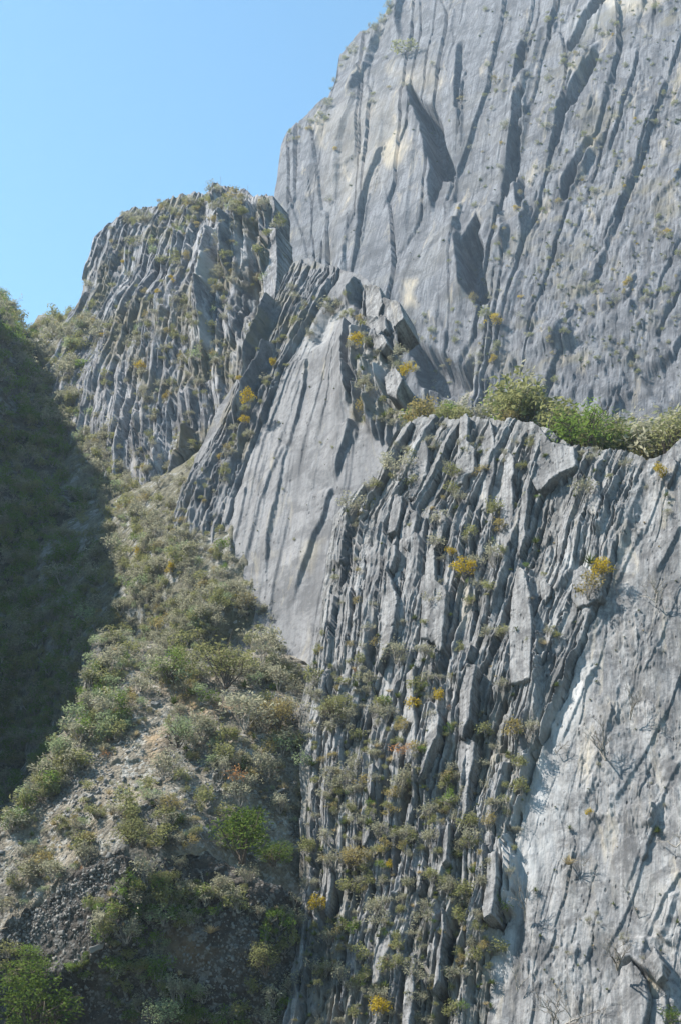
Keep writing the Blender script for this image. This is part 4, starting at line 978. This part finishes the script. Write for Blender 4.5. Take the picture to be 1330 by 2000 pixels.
def twiggy(seed, n=9, depth=3, nleaf=90, size=.035, mi_leaf=0):
    b = PB(seed); r = b.r; tips = []
    for k in range(n):
        a = r.uniform(0, 2 * np.pi); d = np.array([math.cos(a) * r.uniform(.2, 1), math.sin(a) * r.uniform(.2, 1), r.uniform(.6, 1.3)])
        b.grow(np.array([math.cos(a) * .04, math.sin(a) * .04, -.05]), d, r.uniform(.35, .6), .017, depth, .38, 1, tips)
    tips = np.array(tips)
    if nleaf: P = tips[r.integers(0, len(tips), nleaf)] + r.normal(size=(nleaf, 3)) * .09; b.leaves(P, size, r.random(nleaf))
    V, F, T, Mi = b.arrays(); sc = 1 / max(.2, np.percentile(np.hypot(V[:, 0], V[:, 1]), 96)); return V * sc, F, T, Mi
def baretree(seed):
    b = PB(seed); r = b.r; tips = []
    for k in range(3): b.grow(np.array([0, 0, -.1]), np.array([r.normal() * .5, r.normal() * .5, 1.0]), .55, .034, 4, .42, 1, tips)
    V, F, T, Mi = b.arrays(); sc = 1 / max(.2, np.percentile(np.hypot(V[:, 0], V[:, 1]), 97)); return V * sc, F, T, Mi
def rosette(seed, n=46, w=.05, up=.25, mi=0):
    b = PB(seed); r = b.r
    a = r.uniform(0, 2 * np.pi, n); el = np.arcsin(np.clip(r.uniform(up - .2, 1, n), -.1, .98)); L = r.uniform(.75, 1.05, n)
    d = np.stack([np.cos(a) * np.cos(el), np.sin(a) * np.cos(el), np.sin(el)], 1); sd = np.stack([-np.sin(a), np.cos(a), a * 0], 1) * w
    p0 = d * .05; p1 = d * (L * .55)[:, None]; p2 = d * L[:, None] - np.array([0, 0, .12]) * L[:, None]
    V = np.stack([p0 - sd, p0 + sd, p1 + sd * .8, p1 - sd * .8, p2], 1).reshape(-1, 3); i = np.arange(n)[:, None] * 5
    b.add(V, np.concatenate([i + [0, 1, 2, 3], i + [3, 2, 4, 4]]), np.repeat(r.random(n), 5), mi)
    V, F, T, Mi = b.arrays(); return V, F, T, Mi
def grass(seed, n=60):
    return rosette(seed, n, .028, .62)

KINDS = {   # builder, leaf material, category, object name
    'grey':   (lambda s: twiggy(s, 8, 3, 330, .05), 'leaf_grey'), 'olive': (lambda s: leafy(s, 520, .062, 9), 'leaf_olive'),
    'green':  (lambda s: leafy(s, 420, .055, 8, .85, .3), 'leaf_green'), 'yellow': (lambda s: leafy(s, 700, .06, 9, .9, .4), 'leaf_yellow'),
    'ochre':  (lambda s: leafy(s, 430, .055, 9, .85, .5), 'leaf_ochre'), 'sage': (lambda s: leafy(s, 380, .055, 8), 'leaf_sage'),
    'rosette': (lambda s: rosette(s), 'leaf_spike'), 'grass': (lambda s: grass(s), 'straw'), 'bare': (lambda s: baretree(s), 'twig'),
    'rust':   (lambda s: leafy(s, 220, .05, 8, .8, .5), 'rust_grass'), 'bright': (lambda s: leafy(s, 450, .055, 9, .9, .3), 'leaf_bright'),
}
NAMES = {'grey': ('twiggy_shrub', 'shrub'), 'olive': ('olive_shrub', 'shrub'), 'green': ('green_bush', 'bush'), 'yellow': ('yellow_bush', 'bush'), 'ochre': ('ochre_shrub', 'shrub'),
         'sage': ('sage_bush', 'bush'), 'rosette': ('rosette_plant', 'plant'), 'grass': ('grass_tuft', 'grass'), 'bare': ('bare_tree', 'tree'), 'rust': ('rust_shrub', 'shrub'), 'bright': ('bright_green_bush', 'bush')}
WORDS = {'grey': 'grey brown twiggy shrub', 'olive': 'dull olive shrub', 'green': 'dark green bush', 'yellow': 'yellow leaved bush', 'ochre': 'ochre tinged shrub', 'sage': 'pale sage bush',
         'rosette': 'spiky dark green rosette plant', 'grass': 'dry straw coloured grass tuft', 'bare': 'leafless grey tree', 'rust': 'rust coloured shrub', 'bright': 'bright green bush'}
NV = 6
PROTO = {}
def proto(kind, v, low=False):
    key = (kind, v, low)
    if key not in PROTO:
        V, F, T, Mi = KINDS[kind][0](hash_seed(kind) + v)
        me = new_mesh(NAMES[kind][0], V, F, [M[KINDS[kind][1]], M['twig']], smooth=False, fmat=Mi)
        a = me.attributes.new('tint', 'FLOAT', 'POINT'); a.data.foreach_set('value', T.astype(np.float32))
        PROTO[key] = (me, V, F, T, Mi)
    return PROTO[key]
def hash_seed(k): return sum(ord(c) * (i + 3) for i, c in enumerate(k))

plants = []      # (kind, variant, position, size m, rotation, stretch, px size, region, label)
def put(m, kind, x, y, wpx, label=None, region='', tall=1.0, lean=0.0, rng=random):
    P, i, j = m.at(x, y); dist = np.linalg.norm(P); s_ = wpx / 2 / FPX * dist
    wi = max(1, int(s_ * .7 / max(.02, (m.U[-1, j] - m.U[0, j]) * (m.a[1] - m.a[0])))); wj = max(1, int(s_ * .7 / ((m.H[i] - m.B[i]) / m.nv)))
    w = m.R[max(0, i - wi):i + wi + 1, max(0, j - wj):j + wj + 1]
    hd = P / dist; out = (np.percentile(w, 85 if label else 60) - m.R[i, j]) / max(.35, -float(m.n @ hd)) + s_ * .5
    P = P - hd * out
    plants.append(dict(kind=kind, v=rng.randrange(NV), P=P, s=s_, rz=rng.uniform(0, 6.28), tall=tall, px=wpx, region=region, label=label, lean=lean))

def scatter(m, poly, n, mix, size, region, seed, dens=None, tall=(.6, 1.3)):
    """mix: {kind: weight}; size in pixels of the photograph; dens(m, i, j, x, y) -> probability"""
    r = random.Random(seed); poly = np.array(poly, float); lo = poly.min(0); hi = poly.max(0); ks = list(mix); ws = list(mix.values()); got = tries = 0
    while got < n and tries < n * 40:
        tries += 1
        x = r.uniform(lo[0], hi[0]); y = r.uniform(lo[1], hi[1])
        if not inpoly(poly, np.array(x), np.array(y)): continue
        P, i, j = m.at(x, y)
        if dens is not None and r.random() > dens(m, i, j, x, y): continue
        k = r.choices(ks, ws)[0]; q = 1.3 * size[0] * (size[1] / size[0]) ** (r.random() ** 1.5)
        if k == 'rosette': q *= .7
        if k == 'grass': q *= .6
        put(m, k, x, y + q * .2, q, None, region, r.uniform(*tall), 0, r); got += 1
def clump(scale, thr, seed, soft=.12):
    def f(m, i, j, x, y): return float(sstep(thr - soft, thr + soft, fbm(np.array(x / scale), np.array(y / scale), seed, 3)))
    return f
def hollow(m, i, j, x, y):
    i0, i1 = max(0, i - 9), min(m.nu, i + 10); j0, j1 = max(0, j - 9), min(m.nv, j + 10); w = m.R[i0:i1, j0:j1]
    lowr = (m.R[i, j] - w.mean()) / (w.std() + .05)
    return (1.0 if lowr < -.2 else .25)
def ribd(m, i, j, x, y): return hollow(m, i, j, x, y) * (.16 + .84 * float(sstep(1150, 1550, np.array(y + 1.2 * (800 - x) * (y > 1250)))) if y > 1000 else .16)

scatter(F, [(60, 640), (100, 612), (170, 605), (235, 700), (225, 950), (345, 1035), (450, 1090), (545, 1230), (590, 1330), (560, 1400), (200, 1300), (185, 1150), (205, 1010), (140, 850), (80, 750)], 1100,
        {'grey': 5, 'olive': 4, 'sage': 1.2, 'ochre': .4, 'green': .4, 'yellow': .05}, (14, 38), 'valley side', 1)
scatter(F, [(225, 800), (300, 900), (420, 880), (440, 1060), (345, 1060), (225, 1000)], 130, {'grey': 5, 'olive': 4, 'ochre': 1}, (12, 30), 'valley side', 21)
scatter(F, [(0, 1100), (190, 1000), (195, 1150), (180, 1300), (80, 1500), (0, 1580)], 420, {'olive': 2, 'grey': 2, 'green': 4}, (20, 42), 'shaded hillside', 22)
scatter(F, [(60, 630), (110, 606), (170, 602), (175, 625), (60, 660)], 30, {'olive': 3, 'green': 1, 'ochre': 1}, (14, 26), 'valley side', 2)
scatter(H, [(0, 580), (50, 605), (75, 700), (140, 850), (200, 1000), (190, 1150), (170, 1350), (80, 1500), (0, 1600)], 900, {'olive': 2, 'grey': 2, 'green': 4}, (18, 42), 'shaded hillside', 3)
scatter(H, [(0, 572), (30, 585), (70, 615), (50, 640), (0, 600)], 30, {'olive': 3, 'green': 2}, (16, 30), 'shaded hillside', 4)
scatter(G, [(0, 1600), (80, 1500), (170, 1330), (200, 1240), (560, 1280), (600, 1480), (595, 1700), (400, 1660), (230, 1640), (0, 1800)], 620,
        {'grey': 5, 'olive': 3, 'grass': 3, 'sage': .7, 'rosette': 2, 'ochre': 1.0, 'rust': .2}, (11, 56), 'lower slope', 5, clump(60, -.12, 8, .2))
scatter(G, [(80, 1510), (170, 1335), (215, 1300), (260, 1400), (150, 1480), (60, 1600), (10, 1620)], 90, {'sage': 3, 'olive': 3, 'grey': 2, 'green': 1}, (25, 55), 'lower slope', 55)
scatter(K, [(240, 1690), (400, 1672), (600, 1765), (600, 1850), (400, 1760), (250, 1760)], 70, {'grey': 3, 'olive': 3, 'rosette': 1, 'grass': 1, 'green': .5}, (18, 50), 'dark bank', 57)
scatter(G, [(172, 1250), (230, 1232), (320, 1255), (500, 1285), (600, 1300), (590, 1340), (300, 1320), (165, 1330)], 90, {'grey': 4, 'olive': 3, 'sage': 1.5, 'green': .6}, (22, 48), 'lower slope', 56)
scatter(K, [(0, 1850), (60, 1830), (240, 1720), (400, 1690), (560, 1760), (570, 2000), (0, 2000)], 260, {'grey': 2, 'olive': 2, 'green': 3, 'rosette': 1.5, 'grass': 1, 'sage': .4}, (16, 50), 'dark bank', 6, clump(80, -.05, 9))
scatter(D, [(165, 600), (240, 440), (420, 380), (540, 400), (550, 600), (470, 760), (450, 950), (345, 1010), (240, 960), (225, 780)], 430,
        {'grey': 5, 'olive': 3.5, 'ochre': .7, 'yellow': .1, 'sage': .5}, (9, 26), 'buttress', 7, lambda m, i, j, x, y: hollow(m, i, j, x, y) * clump(60, -.1, 12, .25)(m, i, j, x, y))
scatter(D, [(240, 425), (330, 392), (400, 378), (450, 372), (500, 400), (505, 430), (430, 420), (330, 420), (240, 445)], 60, {'grey': 3, 'olive': 3, 'ochre': 1}, (12, 26), 'buttress', 8)
scatter(S, [(350, 1010), (440, 830), (545, 620), (600, 520), (680, 560), (690, 640), (620, 640), (560, 720), (450, 960)], 70, {'grey': 3, 'olive': 2, 'yellow': .2, 'ochre': .6}, (10, 26), 'leaning slab', 9, hollow)
scatter(S, [(680, 600), (790, 640), (800, 780), (850, 840), (790, 860), (700, 830)], 45, {'grey': 4, 'olive': 1.5, 'ochre': 1, 'rosette': 1}, (14, 34), 'leaning slab', 10)
scatter(S, [(450, 1000), (560, 700), (680, 640), (680, 830), (640, 1000), (560, 1200), (510, 1190)], 26, {'rosette': 3, 'olive': 1}, (5, 10), 'leaning slab', 11)
scatter(E, [(560, 270), (650, 170), (760, 20), (1330, 0), (1330, 740), (1000, 740), (800, 560), (560, 420)], 560, {'rosette': 3, 'grey': 2, 'olive': 3, 'ochre': .8, 'yellow': .15}, (6, 17), 'far wall', 12,
        lambda m, i, j, x, y: .12 + .88 * float(sstep(850, 1100, np.array(x))))
scatter(E, [(700, 640), (960, 560), (1000, 700), (960, 760), (820, 760)], 60, {'grey': 3, 'olive': 2, 'ochre': 1}, (9, 22), 'far wall', 13)
scatter(E, [(562, 262), (632, 214), (662, 112), (705, 64), (765, 8), (775, 20), (715, 80), (672, 125), (645, 225), (570, 280)], 50, {'grey': 3, 'olive': 2, 'ochre': 1}, (8, 18), 'far wall', 14)
scatter(A, [(560, 2000), (600, 1700), (605, 1350), (650, 1050), (760, 900), (850, 830), (1120, 880), (1200, 900), (1130, 1280), (1015, 1600), (950, 2000)], 820,
        {'rosette': 3, 'grey': 3.5, 'olive': 3.2, 'ochre': .8, 'grass': .9, 'rust': .08, 'yellow': .03, 'green': .4}, (13, 42), 'ribbed wall', 15, ribd)
scatter(A, [(660, 1010), (780, 860), (1040, 850), (1230, 900), (1210, 940), (1040, 890), (800, 900), (690, 1030)], 60, {'rosette': 3, 'grey': 3, 'olive': 2}, (12, 26), 'ribbed wall', 16)
scatter(A, [(1240, 960), (1330, 900), (1330, 2000), (980, 2000), (1040, 1700), (1150, 1320)], 60, {'rosette': 3, 'grass': 1, 'grey': 1.2}, (9, 20), 'smooth slab', 17)

# scrub and trees standing on the shelf behind the crest of the ribbed wall
def put_shelf(kind, x, y, wpx, back_m, label=None, tall=1.0, rng=random):
    i = int(np.argmin(np.abs(A.PX[:, -1] - x))); P = A.P[i, -1].copy()
    L = back_m; hd = P[:2] / np.linalg.norm(P[:2]); P[:2] += hd * L; P[2] += .28 * L - .3
    dist = np.linalg.norm(P); s_ = wpx / 2 / FPX * dist
    plants.append(dict(kind=kind, v=rng.randrange(NV), P=P, s=s_, rz=rng.uniform(0, 6.28), tall=tall, px=wpx, region='shelf', label=label, lean=0))
rs = random.Random(77)
for k in range(120):
    x = rs.uniform(800, 1330) if k % 3 else rs.uniform(1000, 1330)
    put_shelf(rs.choices(['grey', 'olive', 'ochre', 'green', 'yellow'], [1.5, 5, 1.5, 3, 0])[0], x, 0, rs.uniform(70, 160) * (1 if x > 950 else .55), rs.uniform(3, 22), None, rs.uniform(.8, 1.2), rs)

HERO = [
    (A, 'yellow', 905, 1122, 56, 'vivid orange yellow bush in the middle of the ribbed wall', 1.0), (A, 'yellow', 880, 1082, 28, 'small orange bush just above the vivid orange yellow one', 1),
    (A, 'yellow', 857, 1378, 34, 'yellow bush on the ribbed wall halfway down beside a tall fin', 1.5), (A, 'yellow', 1184, 1138, 58, 'yellow bush beside the spiky green yucca right of the ribs', 1.1),
    (A, 'rosette', 1152, 1100, 50, 'bright green spiky yucca beside a yellow bush', 1.2), (A, 'yellow', 1285, 938, 36, 'tall yellow bush near the right edge under the scrub', 1.6),
    (A, 'yellow', 1153, 1594, 24, 'lone small yellow bush on the smooth slab', 1.1), (S, 'yellow', 690, 668, 44, 'golden bush under the summit boulders of the leaning slab', 1.2),
    (S, 'yellow', 486, 790, 44, 'yellow bush in the gully left of the long slab', 1.4), (S, 'yellow', 470, 815, 26, 'small yellow bush below the gully bush', 1), (S, 'yellow', 524, 700, 24, 'yellow bush high between dark fins left of the slab', 1.4),
    (S, 'yellow', 806, 726, 44, 'yellow green bush at the right shoulder of the leaning slab', 1.1), (E, 'yellow', 970, 645, 44, 'yellow bush at the foot of the dark cleft in the far wall', .9),
    (E, 'yellow', 962, 705, 26, 'lower small yellow bush under the dark cleft', 1), (E, 'olive', 795, 110, 66, 'olive bushes on the ledge near the top of the far wall', .6), (E, 'ochre', 968, 160, 26, 'ochre bush high on the far wall above the middle', 1),
    (E, 'yellow', 1228, 552, 24, 'yellow bush alone on the right part of the far wall', .9), (E, 'olive', 930, 585, 40, 'olive bush inside the dark cleft of the far wall', 1),
    (G, 'green', 335, 1318, 84, 'rounded green tree left of the big olive tree on the slope', 1.0), (G, 'olive', 445, 1335, 150, 'big olive green tree above the orange grass', 1.0), (G, 'bright', 408, 1372, 66, 'low yellow green bush beside the orange grass', .8),
    (G, 'grey', 512, 1300, 90, 'pale tan leafless bush right of the big olive tree', 1.1), (G, 'ochre', 545, 1420, 90, 'yellowish shrub at the foot of the leaning slab', 1.2), (G, 'bright', 480, 1702, 176, 'large vivid green tree at the edge of the dark bank', .9),
    (G, 'bright', 545, 1725, 90, 'smaller dark green bush right of the large vivid tree', .8), (K, 'bright', 70, 2010, 190, 'bright green bushy tree in the bottom left corner', .9), (K, 'sage', 325, 2005, 100, 'pale sage green bush at the bottom edge', .9),
    (K, 'sage', 322, 1805, 78, 'light green bush in the middle of the dark bank', .8), (K, 'grass', 412, 1822, 60, 'silvery straw tussock right of the light green bush', .8), (K, 'grass', 352, 1905, 34, 'small straw tussock low on the dark bank', .9),
    (K, 'green', 60, 1900, 110, 'olive green bush under the gravel ridge at the left edge', .7), (K, 'sage', 230, 1910, 40, 'slim pale bush left of centre in the dark bank', 1.4), (K, 'olive', 520, 1900, 100, 'dark olive bush against the foot of the ribbed wall', 1),
    (G, 'grass', 215, 1550, 44, 'rounded straw tussock in the stony patch', .8), (G, 'grass', 105, 1612, 42, 'straw tussock near the left edge of the slope', .8), (G, 'sage', 292, 1562, 62, 'pale flowering bush in the middle of the slope', .6),
    (G, 'rust', 160, 1712, 20, 'small upright rust orange plant on the gravel ridge', 2.0), (G, 'sage', 350, 1455, 90, 'pale green tree on the slope below the orange grass', 1.1), (G, 'green', 235, 1395, 70, 'green bush on the left shoulder of the slope', 1.0),
    (G, 'sage', 150, 1410, 70, 'pale green bush on the skyline of the lower slope', 1.0), (G, 'olive', 260, 1640, 110, 'grey olive shrub spreading above the gravel ridge', .8), (G, 'grey', 480, 1420, 110, 'wide tan twiggy shrub in the middle of the slope', .9),
    (A, 'olive', 640, 1385, 90, 'pale green shrub at the left edge of the ribbed wall', .8), (A, 'sage', 592, 1500, 60, 'pale yellow green bush at the wall foot', 1.3), (A, 'rust', 765, 1462, 70, 'rust tinted shrub in the middle of the ribbed wall', .8),
    (A, 'ochre', 670, 1680, 90, 'ochre shrub low on the ribbed wall', .8), (A, 'yellow', 740, 1985, 60, 'yellow green bush at the bottom of the ribbed wall', 1), (F, 'green', 432, 1072, 50, 'green bush tucked against the left edge of the leaning slab', .9),
    (F, 'sage', 176, 1215, 56, 'pale green bush on the left edge of the slope beside the shadow', 1.1), (F, 'yellow', 272, 1090, 26, 'narrow yellow bush on the valley side', 1.6), (F, 'sage', 150, 685, 60, 'light green patch of bush high on the valley side', .5),
    (F, 'green', 165, 725, 60, 'green bush below the light green one high on the valley side', .5), (F, 'bright', 160, 810, 44, 'bright bush low on the upper valley side', .5), (D, 'yellow', 242, 515, 14, 'tiny yellow bush on the left face of the buttress', 1),
    (D, 'yellow', 272, 725, 30, 'yellow bush low on the left of the buttress', 1.2), (D, 'ochre', 495, 530, 26, 'ochre bush near the right pillar of the buttress', 1.1), (D, 'olive', 550, 440, 30, 'olive bush in the notch right of the buttress tower', 1.6),
    (D, 'olive', 490, 440, 30, 'olive bush left of the pillar on the buttress', 1.2), (D, 'sage', 400, 715, 40, 'grey green bush under the long pale slab of the buttress', 1.2), (D, 'ochre', 460, 385, 46, 'straw coloured bush on the buttress summit', .8),
    (A, 'rosette', 1300, 966, 24, 'round dark green tussock near the right edge', 1), (A, 'rosette', 1112, 1618, 24, 'round dark tussock beside the pale streak of the slab', 1), (A, 'rosette', 1283, 1626, 32, 'dark tussock under the notch of the thin rock plate', 1),
    (A, 'rosette', 1198, 1766, 18, 'tiny green tussock low on the smooth slab', 1), (A, 'rosette', 1046, 1740, 26, 'green agave on the slab edge beside the white rock', 1), (A, 'rosette', 924, 1705, 44, 'large agave clump on the ledge near the rounded column', 1),
    (A, 'rosette', 720, 1610, 44, 'large grey spiky plant in the middle of the lower wall', 1), (A, 'rosette', 870, 1520, 40, 'green spiky plant between two tall fins', 1), (A, 'green', 875, 1430, 30, 'dark green bush under the yellow bush on the wall', 1.4),
    (A, 'bright', 1312, 2000, 60, 'bright green bush in the bottom right corner', 1), (A, 'olive', 910, 1760, 60, 'shaggy olive bush hanging below the agave clump', 1), (A, 'ochre', 1000, 1430, 70, 'ochre shrub where the ribs meet the smooth slab', 1),
    (A, 'grass', 1110, 1690, 60, 'pale straw tuft on the slab under the small tussock', .9), (A, 'ochre', 1150, 1170, 70, 'shaggy ochre growth in the hollow under the white boulder', 1.2), (A, 'olive', 860, 900, 46, 'grey olive shrub in the gap near the crest fins', 1),
    (A, 'grey', 775, 935, 70, 'tangled leafless shrub beside the pale fin near the crest', 1.2), (A, 'grey', 690, 1010, 60, 'leafless bush at the top left corner of the ribbed wall', .9), (S, 'ochre', 705, 810, 46, 'ochre bush in the crack right of the leaning slab', 1.4),
    (S, 'grey', 635, 615, 40, 'leafless shrub on the top ledge of the leaning slab', 1), (A, 'bare', 1282, 1172, 110, 'bare tree with dark trunk on the slab near the right edge', .8), (A, 'bare', 1182, 1478, 120, 'bare tree sprouting from a crack in the smooth slab', .9),
    (A, 'bare', 1320, 1650, 120, 'dark bare tree at the right edge beside the thin rock plate', .6), (A, 'bare', 1205, 1890, 130, 'spreading bare tree above the bottom right block', .7), (A, 'bare', 1090, 2010, 170, 'wide bare tree rising from the bottom edge', .8),
    (A, 'bare', 1024, 1790, 60, 'slender bare tree against the white rock', 1.9), (A, 'bare', 1086, 1468, 70, 'small bare tree at the top of the white streak', .8), (A, 'bare', 1010, 1930, 60, 'thin bare sapling at the foot of the white streak', 1.6),
    (A, 'bare', 1140, 1690, 60, 'low bare twigs above the straw tuft', .5), (A, 'bare', 1230, 1400, 80, 'fine bare tree high on the smooth slab', 1.2),
]
hr = random.Random(5)
for m, k, x, y, w, lab, tall in HERO: put(m, k, x, y, w, lab, 'hero', tall, 0, hr)
for x, w, bk, lab, k, tall in [(1150, 190, 3, 'large green tree standing on the shelf above the ribbed wall', 'green', .75), (1015, 130, 3, 'yellow green tree on the shelf left of the large green one', 'olive', .85), (1300, 160, 3, 'olive tree on the shelf at the right edge', 'olive', .9),
                         (1230, 120, 6, 'hazy olive tree between the green tree and the right edge', 'olive', .95), (930, 80, 4, 'leafless thicket at the left end of the shelf', 'grey', 1), (1000, 44, 1, 'small ochre tree at the crest in front of the shelf trees', 'ochre', .9)]:
    put_shelf(k, x, 0, w, bk, lab, tall, hr)

# bigger plants get crown and trunk as parts
def big_tree(p):
    kind = p['kind']; V, F, T, Mi = {'green': lambda: leafy(p['v'] + 900, 2600, .028, 18, .9, .35, 12), 'bright': lambda: leafy(p['v'] + 901, 2800, .03, 18, .9, .35, 12)}.get(kind, lambda: leafy(p['v'] + 902, 2300, .028, 18, .9, .45, 12))()
    name, cat = ('broadleaf_tree', 'tree')
    root = bpy.data.objects.new(name, None); C.objects.link(root); root.empty_display_size = .3
    root.location = p['P']; root.rotation_euler = (0, 0, p['rz']); root.scale = (p['s'], p['s'], p['s'] * p['tall'])
    for mi, nm, mt in ((0, 'crown', KINDS[kind][1]), (1, 'trunk', 'bark')):
        f = F[Mi == mi]; us, inv = np.unique(f, return_inverse=True)
        me = new_mesh(nm, V[us], inv.reshape(f.shape), [M[mt]], smooth=False); a = me.attributes.new('tint', 'FLOAT', 'POINT'); a.data.foreach_set('value', T[us].astype(np.float32))
        link(nm, me, root)
    tag(root, p['label'], 'tree')

heroes = [p for p in plants if p['label']]; rest = [p for p in plants if not p['label']]
for p in heroes:
    if p['px'] >= 84 and p['kind'] in ('green', 'olive', 'bright', 'sage', 'ochre'): big_tree(p); continue
    me = proto(p['kind'], p['v'])[0]; nm, cat = NAMES[p['kind']]
    o = link(nm, me); o.location = p['P']; o.rotation_euler = (0, 0, p['rz']); o.scale = (p['s'], p['s'], p['s'] * p['tall']); tag(o, p['label'], cat)
REG = {'valley side': 'growing on the sunlit valley side', 'shaded hillside': 'growing on the shaded hillside at the left', 'lower slope': 'growing on the stony lower slope', 'dark bank': 'growing on the dark gravel bank',
       'buttress': 'rooted in the ribs of the middle buttress', 'leaning slab': 'rooted on the leaning slab', 'far wall': 'clinging to the far wall', 'ribbed wall': 'growing between the ribs of the near wall',
       'smooth slab': 'clinging to the smooth slab', 'shelf': 'standing on the shelf above the ribbed wall'}
from collections import defaultdict
fam = {'grey': 'shrub', 'olive': 'shrub', 'ochre': 'shrub', 'rust': 'shrub', 'sage': 'bush', 'green': 'bush', 'bright': 'bush', 'yellow': 'bush', 'rosette': 'rosette', 'grass': 'grass', 'bare': 'tree'}
LIM = {'shrub': 285, 'bush': 220, 'rosette': 270, 'grass': 150, 'tree': 50}
byfam = defaultdict(list)
for p in rest: byfam[fam[p['kind']]].append(p)
leftover = defaultdict(list)
for f_, L in byfam.items():
    L.sort(key=lambda p: -p['px'])
    for p in L[:LIM[f_]]:
        me = proto(p['kind'], p['v'])[0]; nm, cat = NAMES[p['kind']]
        o = link(nm, me); o.location = p['P']; o.rotation_euler = (0, 0, p['rz']); o.scale = (p['s'], p['s'], p['s'] * p['tall'])
        tag(o, WORDS[p['kind']] + ' ' + REG[p['region']], cat, WORDS[p['kind']] + 's ' + REG[p['region']])
    for p in L[LIM[f_]:]: leftover[p['kind']].append(p)
for kind, L in leftover.items():
    Vs = []; Fs = []; Ts = []; Ms = []; n = 0
    for p in L:
        _, V, F_, T, Mi = proto(p['kind'], p['v'])
        Vs.append((V * np.array([1, 1, p['tall']]) * p['s']) @ rotz(p['rz']).T + p['P']); Fs.append(F_ + n); n += len(V); Ts.append(np.clip(T + random.uniform(-.25, .25), 0, 1)); Ms.append(Mi)
    me = new_mesh('low_scrub', np.concatenate(Vs), np.concatenate(Fs), [M[KINDS[kind][1]], M['twig']], smooth=False, fmat=np.concatenate(Ms))
    a = me.attributes.new('tint', 'FLOAT', 'POINT'); a.data.foreach_set('value', np.concatenate(Ts).astype(np.float32))
    o = link('low_scrub', me); tag(o, 'mass of small ' + WORDS[kind] + ' cover over slopes and ledges', 'scrub', kind='stuff')
print('plants', len(plants), 'heroes', len(heroes), {k: len(v) for k, v in leftover.items()})

# dry flower stalks
def stalk(m, x, y, hpx, lab, lean=0.0):
    P, i, j = m.at(x, y); L = hpx / FPX * np.linalg.norm(P); b = PB(3); top = np.array([lean * L, 0, L])
    b.stem((0, 0, -.3), top, L * .012 + .02, .012, .6, 0, .01)
    for k in range(7): b.stem(top * (.7 + .04 * k), top * (.74 + .04 * k) + np.array([(-1) ** k * .05 * L, 0, .02 * L]), .014, .008, .6, 0, .01)
    V, F_, T, Mi = b.arrays(); me = new_mesh('flower_stalk', V, F_, [M['twig']], fmat=Mi); a = me.attributes.new('tint', 'FLOAT', 'POINT'); a.data.foreach_set('value', T.astype(np.float32))
    o = link('flower_stalk', me); o.location = P; tag(o, lab, 'stalk')
stalk(D, 432, 366, 24, 'thin dry stalk sticking up from the buttress summit')
stalk(D, 486, 384, 22, 'dry stalk on the buttress crest left of the square tower', .1)
stalk(D, 183, 545, 24, 'leaning dry stalk on the left edge of the buttress', -.7)
stalk(K, 405, 1750, 46, 'tall yellowish stalk in the dark bank', -.25)
stalk(A, 1250, 1790, 60, 'long thin bent stem on the lower right slab', -.5)

# ---------------------------------------------------------------- air
def haze():
    t = NT('haze air'); t.n.remove(t.b)
    v = t.new('ShaderNodeVolumePrincipled'); v.inputs['Color'].default_value = (.62, .80, 1, 1)
    v.inputs['Density'].default_value = HAZE; v.inputs['Anisotropy'].default_value = .3
    t.l(v.outputs[0], t.n['Material Output'].inputs['Volume'])
    lo = np.array([-3100, -1600, -10.5]); hi = np.array([3100, 4600, 640.])
    P = np.array([[x, y, z] for x in (0, 1) for y in (0, 1) for z in (0, 1)]) * (hi - lo) + lo
    F = np.array([[0, 1, 3, 2], [4, 6, 7, 5], [0, 4, 5, 1], [2, 3, 7, 6], [0, 2, 6, 4], [1, 5, 7, 3]])
    o = link('haze', new_mesh('haze', P, F, [t.m], smooth=False)); tag(o, 'thin bluish haze filling the canyon air', 'haze', kind='stuff')
HAZE = 0.00014
haze()
